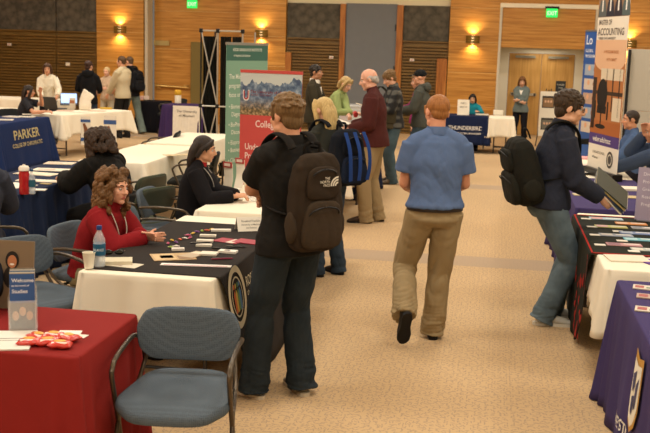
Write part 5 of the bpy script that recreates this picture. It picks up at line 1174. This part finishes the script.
for i in range(5):
    m = MB(); m.box((0, .007 + .009 * i, .135 + .004 * i), (.108, .005, .258)); 
    if i == 0: m.b6(-.054, .054, .0035, .0044, .13, .262, 1); m.b6(-.054, .054, .0035, .0044, .01, .13, 2); [m.ell((-.03 + .03 * q, .0036, .07 + .02 * (q % 2)), (.015, .002, .022), None, 10, 6, 3) for q in range(3)]
    o = m.build('brochure', [paper(('#8a7a66', '#c9c0ae', '#5c6f88', '#bdb4a2', '#7a6c5a')[i]), paper('#33558c'), paper('#4a4d52'), paper('#c99f80')], r)
letters('lettering', [('Welcome', .024, -.045, .225, 'LEFT', 0), ('to the world of', .012, -.045, .205, 'LEFT', 0), ('Studies', .024, -.045, .175, 'LEFT', 0)], flat((0, .0031, 0), (1, 0, 0), (0, 0, 1)), plain('#dfe4ea', .5), r)
p = P(8, 322); r = thing('photo_display', 'upright display with a photograph of smiling graduates behind the brochure holder', 'display', (p.x - .10, p.y + .22, ZT1), rad(4))
m = MB(); m.box((0, .0, .17), (.24, .012, .33), 0, Rx(-8)); m.build('panel', paper('#7d6a52'), r)
m = MB(); f = lambda x, z: V((x, -.0085 + .1405 * (z - .17), z))
def disc(m, cx, cz, rx, rz_, mi, e): m.add([f(cx + rx * cos(a), cz + rz_ * sin(a)) + V((0, -e, 0)) for a in [2 * pi * j / 18 for j in range(18)]], [tuple(range(18))], mi)
for cx, cz, k in ((.015, .235, 0), (.075, .14, 1), (-.065, .18, 2)): disc(m, cx, cz - .075, .042, .055, 0, .001); disc(m, cx, cz + .006, .034, .044, 0, .0015); disc(m, cx, cz, .023, .031, 1, .002); disc(m, cx, cz - .013, .011, .005, 2, .0025)
m.build('photograph', [paper('#1f1712'), paper('#b5764e'), paper('#e6ddd0')], r)
m = MB(); m.box((0, .09, .1), (.1, .008, .22), 0, Rx(28)); m.build('strut', paper('#8a7a62'), r)

# ---- table of the woman in red
Z2 = .7425; P = lambda x, y, z=Z2: at(x, y, z)
def cup(label, p):
    o = thing('paper_cup', label, 'cup', p); m = MB(); m.lathe([(.026, 0), (.026, .004), (.036, .088), (.0375, .09), (.0375, .093), (.0345, .092), (.025, .008)], n=24); m.build('cup', plain('#efe6d0', .6), o); return o
cup('white paper cup at the corner of the table beside the water bottle', P(89, 268))
def bottle(label, p, s_=1., lab='#2f5f86', capc='#2b4a7a', txt=None):
    o = thing('water_bottle', label, 'bottle', p)
    m = MB(); m.lathe([(.026 * s_, 0), (.032 * s_, .006), (.0325 * s_, .05 * s_), (.031 * s_, .06 * s_), (.0325 * s_, .07 * s_), (.0325 * s_, .14 * s_), (.030 * s_, .155 * s_), (.018 * s_, .185 * s_), (.0125 * s_, .195 * s_), (.0125 * s_, .205 * s_)], n=24); m.build('bottle_body', glassy((.82, .86, .88), .30), o)
    m = MB(); m.lathe([(.0331 * s_, .066 * s_), (.0333 * s_, .068 * s_), (.0333 * s_, .126 * s_), (.0331 * s_, .128 * s_)], n=24); lb = m.build('bottle_label', plain(lab, .4), o)
    if txt:
        R_ = .0338 * s_; letters('lettering', [(txt, .019 * s_, 0, .090 * s_, 'CENTER', 0, .8)], lambda u, v: V((R_ * sin(u / R_ + .15), -R_ * cos(u / R_ + .15), v)), plain('#d8e2e8', .4), lb)
    m = MB(); m.lathe([(.0145 * s_, .203 * s_), (.015 * s_, .205 * s_), (.015 * s_, .222 * s_), (.0135 * s_, .225 * s_)], n=20); m.build('bottle_cap', plain(capc, .4), o)
    m = MB(); m.lathe([(.024 * s_, .004), (.0295 * s_, .010), (.0300 * s_, .062), (.0285 * s_, .064)], n=20); m.build('water', glassy((.75, .85, .9), .25), o)
    return o
bottle('clear water bottle with blue label and cap in front of the woman in red', P(99.5, 266.5), 1.08, '#245a78', '#22407a', 'BALANCE')
p = P(116, 263); sheet('planner', 'thick cream planner lying behind the water bottle', 'planner', p, .19, .13, 20, '#d9cfb4', .022, ((.02, .98, .02, .98, '#cfc4a6'),))
sheet('leaflet', 'pale leaflet half under the cream planner', 'leaflet', P(124, 265), .20, .12, -8, '#d3c8b0', .002, ((.1, .5, .2, .8, '#a38f78'),))
p = P(114, 258); r = thing('sunglasses', 'dark sunglasses on the cream planner', 'sunglasses', (p.x + .01, p.y - .03, Z2 + .024), rad(18))
for k in (-1, 1):
    m = MB(); m.ell((k * .032, 0, .018), (.027, .008, .017), Rx(10), 16, 8); m.build('lens', plain('#15120f', .12, 0, .6), r)
    m = MB(); m.tube([(k * .060, .004, .024), (k * .064, .06, .018), (k * .058, .12, .004)], .0028, n=8); m.build('temple', plain('#1d1712', .3), r)
m = MB(); m.tube([(-.008, -.003, .022), (0, -.006, .024), (.008, -.003, .022)], .003, n=8); m.build('bridge', plain('#1d1712', .3), r)
sheet('brochure', 'tan picture brochure in the middle of the black runner', 'brochure', P(173, 257), .26, .20, 28, '#b59668', .003, ((.05, .55, .1, .9, '#c9aa78'), (.6, .95, .1, .6, '#8a6a44'), (.2, .5, .3, .7, '#8f4a38')))
sheet('brochure', 'tan folded brochure overlapping the picture brochure', 'brochure', P(194, 255), .10, .19, -18, '#b3a083', .005, ((.1, .9, .6, .9, '#d6c9ae'),))
sheet('leaflet', 'long white leaflet along the near edge of the black runner', 'leaflet', P(196, 265.5), .42, .055, 8, '#e6ddd2', .003, ((.05, .95, .1, .3, '#b56a80'),))
for i, (px, py, w_, d_, rr_, c, lb) in enumerate(((209, 254.5, .105, .09, 4, '#e0d6c2', 'nearest white note pad of the row of pads'), (204, 246, .10, .055, 8, '#ddd3bf', 'second white note pad of the row of pads'), (205, 241.5, .11, .05, 10, '#e2d8c4', 'third white note pad of the row of pads'), (208, 236.5, .11, .05, 12, '#ded4c0', 'fourth white note pad of the row of pads'), (221, 231, .14, .05, 16, '#dfd6c4', 'farthest white note pad at the end of the row'), (178, 250, .08, .05, 20, '#e0d6c6', 'small white pad beside the colourful sweets'))):
    sheet('note_pad', lb, 'note pad', P(px, py), w_, d_, rr_, c, .012, ((.05, .95, .0, .12, '#4b443a'),) if i % 2 else (), 'white note pads')
sheet('card_box', 'white card box with a dark window on the black runner', 'box', P(228, 252.5), .115, .06, -4, '#e6dfd0', .014, ((.3, .62, .3, .75, '#2b2620'),))
for i, (dx, lb) in enumerate(((0, 'dark red folder with a white band beside the name tent'), (1, 'second dark red folder overlapping the first'))):
    sheet('folder', lb, 'folder', P(229 + 20 * i, 241 + 1.0 * i), .19, .13, -18 + 4 * i, '#9c2a38', .003 + .002 * i, ((.55, .85, .0, 1, '#d9c6b4'),) if i == 0 else ((.0, 1, .0, .1, '#b0485a'),))
rng = random.Random(5)
cc = ('#b5486a', '#d0a62e', '#6b3a78', '#8aa03a', '#c85a34', '#d8cfc0')
for i, (px, py) in enumerate(((168, 244), (172, 241), (176, 243), (171, 248), (180, 240), (185, 239), (188, 236), (193, 234), (197, 232.5), (202, 231.5), (207, 231), (176, 247), (190, 238.5), (212, 230))):
    p = P(px, py); m = MB(); m.ell((0, 0, .007), (.016, .010, .007), None, 12, 6); m.ell((.019, 0, .006), (.006, .009, .003), None, 8, 5); m.ell((-.019, 0, .006), (.006, .009, .003), None, 8, 5)
    o = m.build('wrapped_sweet', plain(cc[i % 6], .3), None, (p.x, p.y, Z2), rng.uniform(0, 3)); tag(o, ('pink', 'yellow', 'violet', 'green', 'orange', 'white')[i % 6] + ' wrapped sweet in the trail on the black runner', 'sweet', 'wrapped sweets')
for i, (px, py, c, lb) in enumerate(((222, 249, '#1c1a18', 'black pen in front of the red folders'), (236, 247.5, '#242220', 'black pen nearest the red folders'), (222, 259.5, '#8a2a44', 'dark pink pen near the table edge'), (200, 243.5, '#2b2622', 'black pen across the white note pads'))):
    p = P(px, py, Z2 + (.012 if i == 3 else 0)); o = thing('pen', lb, 'pen', p, rad(14 + 6 * i), 'pens on the runner'); m = MB(); m.tube([(-.065, 0, .005), (.055, 0, .005), (.07, 0, .005)], [.005, .005, .0015], n=10, k=1); m.build('barrel', plain(c, .3), o)
    m = MB(); m.tube([(-.06, 0, .0105), (-.02, 0, .0105)], [(.002, .0012)] * 2, n=6, k=1); m.build('clip', plain('#8a8680', .3, .8), o)
p = P(250, 230); r = thing('name_tent', 'white folded name tent at the far end of the black runner', 'name tent', (p.x, p.y, Z2), rad(28))
for s_ in (-1, 1):
    m = MB(); m.box((0, s_ * .028, .048), (.20, .002, .108), 0, Rx(s_ * 30)); m.build('flap', paper('#ddd5c2'), r)
letters('lettering', [('Rosalind Franklin', .020, 0, .062, 'CENTER', 0), ('University of Medicine', .016, 0, .040, 'CENTER', 0), ('and Science', .016, 0, .020, 'CENTER', 0)], lambda u, v: V((u, -.0578 + v * .577, v)), plain('#6d675c', .6), r)
# ---- next table: angled holders, papers, glass bowl
Z3 = .737; P = lambda x, y, z=Z3: at(x, y, z)
for px, py, lb in ((229, 194, 'white curved card holder with a red top, nearer the edge of the table'), (241, 189, 'white curved card holder with a red top, behind its twin')):
    p = P(px, py); r = thing('card_holder', lb, 'card holder', (p.x, p.y, Z3), rad(-18), 'card holders')
    m = MB(); n = 10; vs = []
    for j in range(n + 1):
        t = j / n; y = -.10 + .10 * min(1, t * 1.6); z = .006 + .26 * max(0, (t - .28) / .72) ** 1.0
        y += -.03 * max(0, t - .3)
        for x in (-.045, .045): vs += [(x, y, z), (x, y + .005, z + .004)]
    m.add(vs, [(4 * j + a, 4 * j + b_, 4 * j + 4 + b_, 4 * j + 4 + a) for j in range(n) for a, b_ in ((0, 2), (2, 3), (3, 1), (1, 0))] + [(0, 1, 3, 2), (4 * n, 4 * n + 2, 4 * n + 3, 4 * n + 1)]); m.build('holder', paper('#e2dac8'), r)
    m = MB(); m.box((0, -.028, .262), (.088, .012, .05), 0, Rx(6)); m.b6(-.03, .03, -.036, -.034, .25, .275, 1); m.build('red_top', [paper('#a8423c'), paper('#d9c8b8')], r)
sheet('paper_stack', 'flat stack of white papers on the table of the woman in the black cardigan', 'paper', P(225, 198.5), .30, .22, 14, '#e4dccb', .012)
p = P(255, 201); r = thing('glass_bowl', 'small clear glass bowl on the white cloth', 'bowl', (p.x, p.y, Z3)); m = MB(); m.lathe([(.03, 0), (.05, .012), (.066, .05), (.068, .056), (.062, .05), (.046, .016)], n=24); m.build('bowl', glassy((.9, .9, .86), .35), r)
cup('white paper cup between the card holders and the man in black', P(247, 188))
# ---- bare white table
p = at(177, 155, .737); sheet('brochure', 'flat pale brochure alone on the bare white table', 'brochure', p, .30, .16, 40, '#d6c39a', .004, ((.1, .9, .3, .5, '#b09468'),))
# ---- navy paper table
Z4 = .747; P = lambda x, y, z=Z4: at(x, y, z)
p = P(24.5, 194); r = thing('sports_bottle', 'red bottle with white lid on the navy paper table', 'bottle', (p.x, p.y, Z4))
m = MB(); m.lathe([(.038, 0), (.043, .008), (.043, .06), (.040, .09), (.043, .12), (.0435, .17), (.036, .195), (.038, .2)], n=24); m.build('bottle_body', plain('#b01f24', .2, 0, .6), r)
m = MB(); m.lathe([(.040, .198), (.044, .2), (.044, .225), (.034, .238), (.012, .24), (.012, .25)], n=24); m.build('lid', plain('#e9e0cf', .4), r)
bottle('small water bottle with teal label beside the red bottle', P(32, 194), .95, '#2a5a6c', '#25486e')
for px, py, w_, d_, rr_, c, lb in ((40, 181, .42, .14, 4, '#e2d9c4', 'long white paper strip along the near edge of the navy table'), (37, 174, .40, .2, -6, '#ddd0b6', 'cream paper behind the long white strip'), (52, 170, .36, .2, 6, '#e0d6c0', 'cream paper with pinkish print on the navy table'), (60, 163.5, .30, .2, 10, '#d9c9b0', 'pale folder near the far end of the navy table'), (14, 186, .28, .3, -20, '#e3dccb', 'white paper at the left end of the navy table'), (69, 172, .14, .1, 20, '#cfc4ae', 'small paper beside the black coat'), (39, 190, .12, .09, 10, '#e2dccb', 'small white card beside the bottles'), (46, 184, .10, .05, -10, '#b9a26a', 'small tan card at the near edge of the navy table')):
    sheet('paper_sheet', lb, 'paper', P(px, py), w_, d_, rr_, c, .006, ((.1, .6, .3, .6, '#c9a590'),) if px in (52, 60) else (), 'papers on the navy table')
# ---- navy lettered table
Z5 = .747
for px, py, rr_, lb in ((4, 120, 20, 'white paper at the left end of the navy lettered table'), (13, 117, -10, 'pale paper in the middle of the navy lettered table'), (26, 117, 8, 'white paper at the right of the navy lettered table'), (31, 114.5, 30, 'pale paper at the far edge of the navy lettered table')):
    sheet('paper_sheet', lb, 'paper', at(px, py, Z5), .28, .21, rr_, '#ded5c2', .01, ((.1, .9, .5, .7, '#a9a494'),), 'papers on the lettered table')
# ---- laptop table
def tt(px, py, z=.737): return at(px, py, z)
def laptop(label, p, rz_, screen, lid='#3b3a38', emit=0.):
    r = thing('laptop', label, 'laptop', p, rad(rz_)); m = MB(); m.b6(-.17, .17, -.12, .12, 0, .02); m.build('keyboard_base', plain('#4a4946', .4), r, bevel=.004)
    m = MB(); m.box((0, .16, .125), (.34, .012, .225), 0, Rx(-18)); m.build('lid', plain(lid, .4), r, bevel=.004)
    m = MB(); m.box((0, .151, .125), (.31, .003, .195), 0, Rx(-18)); m.build('screen', plain(screen, .2, emit=emit), r); return r
laptop('grey laptop with a dark lid turned to its long-haired user', tt(56, 109), 160, '#26282a')
laptop('open laptop with a bright blue-white screen on the laptop table', tt(69, 105), 24, '#a9c6f0', emit=1.25)
p = tt(72.5, 108.5); r = thing('small_box', 'narrow white carton beside the bright laptop', 'box', p, .2); m = MB(); m.b6(-.05, .05, -.04, .04, 0, .20); m.b6(-.045, .045, -.0405, -.04, .10, .16, 1); m.build('carton', [paper('#ddd2bc'), paper('#b3744e')], r, bevel=.004)
p = tt(85, 110); r = thing('paper_bag', 'crumpled white paper bag standing on the laptop table', 'bag', p); m = MB(); m.tube([(0, 0, 0), (0, 0, .1), (.01, .01, .2), (.08, .03, .33)], [(.11, .07), (.12, .08), (.11, .06), (.13, .03)], n=20); remesh(m, 'bag', .012, paper('#e6dcc6'), r, 2, lambda co: ridged(co, .012, 22, 3))
for px, w_, z0, z1, lb in ((85.5, .17, -.02, .735, 'hanging white poster with a brown figure on the laptop table, nearer its middle'), (110, .22, -.28, .735, 'hanging white poster with a blue band at the end of the laptop table')):
    q = aty(px, 120, 15.95 if px < 100 else 16.35); z0 = max(.02, z0 + .3)
    r = thing('hanging_poster', lb, 'poster', (q.x, q.y, z0), rad(6), 'hanging posters'); m = MB(); m.b6(-w_ / 2, w_ / 2, 0, .006, 0, .76 - z0); m.build('sheet', paper('#dfd6c4'), r)
    hh = .76 - z0; m = MB(); m.b6(-w_ / 2, w_ / 2, -.002, 0, hh * .80, hh * .90, 0); m.b6(-w_ / 2, w_ / 2, -.002, 0, hh * .14, hh * .26, 0); m.tube([(-.01, -.002, hh * .3), (.01, -.003, hh * .5), (-.03, -.003, hh * .76)], [(.03, .002), (.035, .002), (.02, .002)], n=10, mi=1); m.build('print', [paper('#3a5688'), paper('#7a4e30')], r)
p = tt(106, 109); sheet('yellow_bag', 'yellow bag lying at the end of the laptop table', 'bag', p, .22, .14, 20, '#c9a02c', .03)
for px, py, lb, c in ((80, 112.5, 'white paper beside the crumpled bag', '#e4d9c6'), (65, 111, 'pinkish paper in front of the laptops', '#dcb8a4'), (97, 111, 'pale paper between the hanging posters', '#d8b9a0')): sheet('paper_sheet', lb, 'paper', tt(px, py), .3, .2, 10, c, .006, (), 'papers on the laptop table')
# ---- far tables
for i, (px, py, c, lb) in enumerate(((139, 99.5, '#d8a898', 'pink packet on the low black table'), (145, 99, '#ddc6b4', 'pale packet on the low black table'))):
    q = at(px, py, .71); sheet('packet', lb, 'packet', q, .2, .14, 15, c, .07)
p = at(178, 103, .75); r = thing('canister', 'yellow-topped white canister on the purple and white table', 'canister', p); m = MB(); m.lathe([(.07, 0), (.07, .16), (.065, .17)], n=20); m.build('body', plain('#e0d5bd', .5), r); m = MB(); m.lathe([(.068, .17), (.072, .175), (.072, .26), (.06, .28)], n=20); m.build('lid', plain('#d2a02c', .5), r)
p = at(463, 115, .75); r = thing('table_sign', 'upright white notice on the navy lettered table', 'sign', p, rad(6)); m = MB(); m.box((0, 0, .155), (.24, .01, .31), 0, Rx(-8)); m.build('panel', paper('#e6dcc6'), r); m = MB(); m.b6(-.08, .08, -.06, .08, 0, .012); m.build('foot', paper('#cfc6b2'), r)
letters('lettering', [('INFO', .05, 0, .22, 'CENTER', 0), ('SESSION', .04, 0, .15, 'CENTER', 0)], lambda u, v: V((u, -.0075 + (v - .155) * .14, v)), plain('#7d7566', .6), r)
sheet('paper_stack', 'white papers in front of the person in teal', 'paper', at(482, 115, .75), .26, .2, 4, '#e0d6c0', .02)
p = at(498, 115, .74); r = thing('small_box', 'small white box on the short white cloth', 'box', p); m = MB(); m.b6(-.1, .1, -.06, .06, 0, .10); m.build('carton', paper('#e2d9c4'), r, bevel=.004)
# ---- leaflet table beside the man in maroon
Z6 = .737
for px, py, w_, d_, rr_, c, lb in ((352, 137, .24, .20, 30, '#b8343a', 'red leaflet in the middle of the leaflet table'), (358, 142, .22, .16, -20, '#a82c34', 'red leaflet nearest the man in maroon'), (346, 141, .22, .16, 10, '#d8cbb4', 'pale leaflet beside the red ones'), (349, 148, .24, .18, 0, '#cf6a62', 'pinkish red leaflet near the table edge'), (340, 133, .24, .18, 14, '#e0d8c6', 'white leaflet at the far end of the red leaflets')):
    sheet('leaflet', lb, 'leaflet', at(px, py, Z6), w_, d_, rr_, c, .008, ((.2, .5, .2, .8, '#e6dccb'),) if c != '#e0d8c6' else (), 'leaflets on the leaflet table')
folding_table('folding table under the white cloth with the clear storage box', -2.95, -2.2, 16.9, 17.9); Cloth('tablecloth', 'white cloth under the clear storage box behind the suited man', 'tablecloth', -3.0, -2.15, 16.8, 18.0, .735, .5, WHITE, flare=.05, amp=.012, lam=.3, corner=.1, group='white tablecloths')
p = V((-2.50, 17.2, .737)); r = thing('storage_box', 'large clear plastic storage box behind the woman in green', 'storage box', p); m = MB(); W_, D_, H_ = .34, .22, .30
for a in ((-W_, -W_ + .008, -D_, D_, 0, H_), (W_ - .008, W_, -D_, D_, 0, H_), (-W_, W_, -D_, -D_ + .008, 0, H_), (-W_, W_, D_ - .008, D_, 0, H_), (-W_, W_, -D_, D_, 0, .008)): m.b6(*a)
m.build('tub', glassy((.85, .86, .82), .35), r); m = MB(); m.b6(-W_ - .01, W_ + .01, -D_ - .01, D_ + .01, H_, H_ + .03); m.build('lid', glassy((.8, .8, .78), .6), r, bevel=.006)
for i in range(3): m = MB(); m.b6(-.3 + .2 * i, -.14 + .2 * i, -.15, .15, .01, .18 - .03 * i); m.build('contents', paper(('#c9bda6', '#a8423c', '#d8d2c2')[i]), r)
# ---- things in hands
def held(name, label, cat, M, build): 
    r = thing(name, label, cat, M.to_translation()); r.rotation_euler = M.to_euler(); build(r); return r
Mw = p4['M']; w0 = (p4['wr'][0] + p4['wr'][1]) / 2
def clip_(r):
    m = MB(); m.b6(-.115, .115, -.02, .29, 0, .006); m.build('board', plain('#2b2a26', .4), r, bevel=.003); m = MB(); m.b6(-.10, .10, -.01, .27, .006, .010); m.build('paper', paper('#e6dccb'), r); m = MB(); m.b6(-.04, .04, .25, .285, .010, .022); m.build('clip', plain('#9a968c', .3, .8), r)
held('clipboard', 'dark clipboard with white paper held by the man in maroon', 'clipboard', Mw @ Matrix.Translation(w0 + V((.02, .03, .035))) @ Matrix.Rotation(rad(16), 4, 'X'), clip_)
Mw = p6['M']; w0 = (p6['wr'][0] + p6['wr'][1]) / 2
def pap_(r): m = MB(); m.b6(-.14, .14, -.02, .20, 0, .012); m.build('sheets', paper('#e3d9c6'), r)
held('paper_stack', 'white papers held by the young man in the plaid fleece', 'paper', Mw @ Matrix.Translation(w0 + V((0, .04, .03))) @ Matrix.Rotation(rad(18), 4, 'X'), pap_)
p = p6; M3 = p6['M'] @ V((-.14, .20, .99)); r = thing('messenger_bag', 'olive messenger bag at the hip of the young man in fleece', 'bag', M3 - V((0, 0, .14)), rad(30))
m = MB(); m.b6(-.17, .17, -.06, .04, 0, .27); remesh(m, 'bag', .014, cloth('#4a4230', .15), r, 3, lambda co: ridged(co, .008, 14, 3)); m = MB(); m.b6(-.175, .175, -.075, -.055, .08, .28); m.build('flap', cloth('#3e3828', .15), r, bevel=.012)
m = MB(); m.tube([(-.16, 0, .26), (-.12, .10, .50), (.0, .16, .62), (.12, .12, .50), (.16, 0, .26)], [(.018, .004)] * 5, n=8); m.build('strap', cloth('#2e2a20'), r)
def red_(r): m = MB(); m.ell((0, 0, 0), (.055, .035, .05)); m.ell((.03, .01, .02), (.04, .03, .03)); remesh(m, 'bundle', .01, plain('#c23a3a', .5), r, 2, lambda co: ridged(co, .01, 40, 2))
held('red_bundle', 'small red bundle held by the woman in light green', 'bundle', p5['M'] @ Matrix.Translation(p5['wr'][0] + V((.02, .12, .0))), red_)
# folders held by the man in the dark jacket
Mw = p10['M']; w1 = p10['wr'][1]
for i, (c, lb) in enumerate((('#cfc6ae', 'cream folder at the bottom of the stack held by the man in the dark jacket'), ('#2c3a52', 'navy folder, second from the bottom of the held stack'), ('#a8925a', 'tan folder, second from the top of the held stack'), ('#3f4032', 'dark olive folder on top of the held stack'))):
    def fold_(r):
        m = MB(); m.b6(-.21, .03, -.12, .19, -.004, .004); m.build('cover', plain(c, .45), r, bevel=.002)
        m = MB(); m.b6(-.205, .026, -.115, .193, -.0025, .0025); m.build('pages', paper('#e2d8c2'), r)
    held('folder', lb, 'folder', Mw @ Matrix.Translation(w1 + V((-.01, .03 + .009 * i, .02 + .010 * i))) @ Matrix.Rotation(rad(-44 + 2 * i), 4, 'X') @ Matrix.Rotation(rad(32), 4, 'Y'), fold_)
# ---- brochures on the black red-edged runner
Z7 = .7425; P = lambda x, y, z=Z7: at(x, y, z)
for px, py, w_, c, c2, lb in ((606, 219, .26, '#9fb8c4', '#c98f88', 'pale blue brochure in the farthest row'), (611, 227, .24, '#b9b46a', '#cfa0a0', 'yellow-green brochure in the second row'), (631, 224, .24, '#cf8a52', '#e0b894', 'orange brochure in the second row'), (645, 228.5, .20, '#a8a4a0', '#7d7f84', 'grey brochure at the outer end of the third row'), (616, 235.5, .24, '#8f96a2', '#c2bcb4', 'grey-blue brochure in the third row'), (636, 233.5, .24, '#6f80a6', '#a9b4c4', 'blue brochure in the third row'), (641, 240, .24, '#6fb0bc', '#a9ccd0', 'cyan brochure in the fourth row'), (624, 245, .24, '#b98a8a', '#8f6a74', 'dusty pink brochure in the nearest row'), (646, 250, .20, '#a9b0a8', '#cfc8b8', 'pale green brochure at the outer end of the nearest row')):
    sheet('brochure', lb + ' on the black runner', 'brochure', P(px, py), w_, .10, 2, c, .005, ((.05, .4, .1, .9, c2), (.5, .95, .55, .8, '#e2dccf')), 'brochures on the black runner')
for px, py, lb in ((586, 219, 'farthest white card beside the pale blue brochure'), (592, 227, 'white card beside the yellow-green brochure'), (595, 235, 'white card beside the grey-blue brochure'), (618, 231.5, 'white card behind the grey-blue brochure'), (622, 241, 'white card before the cyan brochure'), (600, 245, 'white card beside the dusty pink brochure'), (634, 251.5, 'nearest white card at the runner edge')):
    sheet('card', lb, 'card', P(px, py), .075, .05, 2, '#e9e2d2', .004, (), 'white cards on the black runner')
sheet('paper_sheet', 'white papers lying on the white cloth in front of the brochures', 'paper', at(627, 259, .737), .26, .2, 8, '#dfd4bc', .008)
sheet('leaflet', 'small violet leaflet at the edge of the white cloth', 'leaflet', at(649, 262, .737), .10, .14, 30, '#5a2f8a', .006)
q = at(645, 221, .744); r = thing('table_sign', 'upright pale violet sign with lines of text on the black runner', 'sign', (q.x + .14, q.y, .744), rad(-12)); m = MB(); m.box((0, 0, .215), (.44, .012, .42), 0, Rx(-7)); m.build('panel', paper('#a79bb0'), r)
m = MB(); m.b6(-.2, .2, -.06, .12, 0, .01); m.box((0, .06, .12), (.08, .008, .26), 0, Rx(24)); m.build('foot', plain('#8a8690', .4), r)
letters('lettering', [(t, .036, -.18, .36 - .06 * i, 'LEFT', 0) for i, t in enumerate(('Division of', 'Professional', 'Graduate School', 'Research', 'Programs'))], lambda u, v: V((u, -.0082 + (v - .215) * .1228, v)), plain('#e4dde4', .5), r)
# ---- purple tables
for px, py, w_, d_, c, lb in ((627, 189.5, .30, .22, '#e6dcc8', 'white board on the purple table behind the folders'), (622, 197, .34, .14, '#cdb888', 'cream and gold leaflet at the near edge of the purple table'), (604, 190, .18, .16, '#d8ccb6', 'pale paper beside the white board'), (585, 195, .22, .12, '#c9b98e', 'tan paper behind the hand of the man in the dark jacket')):
    sheet('paper_sheet', lb, 'paper', at(px, py, .747), w_, d_, 6, c, .02 if px == 627 else .006, ((.1, .9, .4, .6, '#b09a78'),) if px == 622 else (), 'papers on the purple table')
for px, py, c, lb in ((580, 158, '#d89a98', 'pink papers on the white cloth by the banner'), (584, 166, '#dcc0b0', 'pale pink papers nearer the banner base'), (577, 172, '#e2d8c6', 'white papers at the aisle edge of the white cloth'), (600, 160, '#ddd2c0', 'white papers behind the banner')):
    sheet('paper_sheet', lb, 'paper', at(px, py, .737 if py < 172 else .747), .28, .3, 5, c, .012, (), 'papers by the tall banner')
for px, py, c, lb in ((644, 288, '#d2c4b4', 'pale printed card at the outer end of the nearest purple table'), (648, 297, '#b59a8a', 'second printed card, nearer, on the nearest purple table'), (647, 310, '#cfc2ae', 'third printed card on the nearest purple table')):
    sheet('card', lb, 'card', at(px, py, .747), .12, .10, -10, c, .006, ((.1, .5, .2, .8, '#a0524a'), (.6, .9, .2, .5, '#5f7a5a')), 'cards on the nearest purple table')
chair(CHD, 1.25, 15.6, 30, 'dark chair behind the blue cloth table by the blue banner'); chair(CHD, 2.0, 11.35, 88, 'dark chair the bald man in blue sits on'); chair(CHD, 2.06, 13.2, 92, 'dark chair the dark-haired man in blue sits on')
chair(CHD, -.46, 21.6, 180, 'chair of the person in teal'); chair(CHG, -3.10, 8.35, 66, 'chair of the seated black coat'); chair(CHD, -8.15, 16.25, -120, 'chair of the long-haired sitter')
chair(CHD, -3.84, 6.66, 24, 'chair of the person in dark grey at the picture edge')
for o in list(bpy.data.objects):
    if o.name.startswith('stacking_chair') and o.parent is None and o['label'] == '-': bpy.data.objects.remove(o)
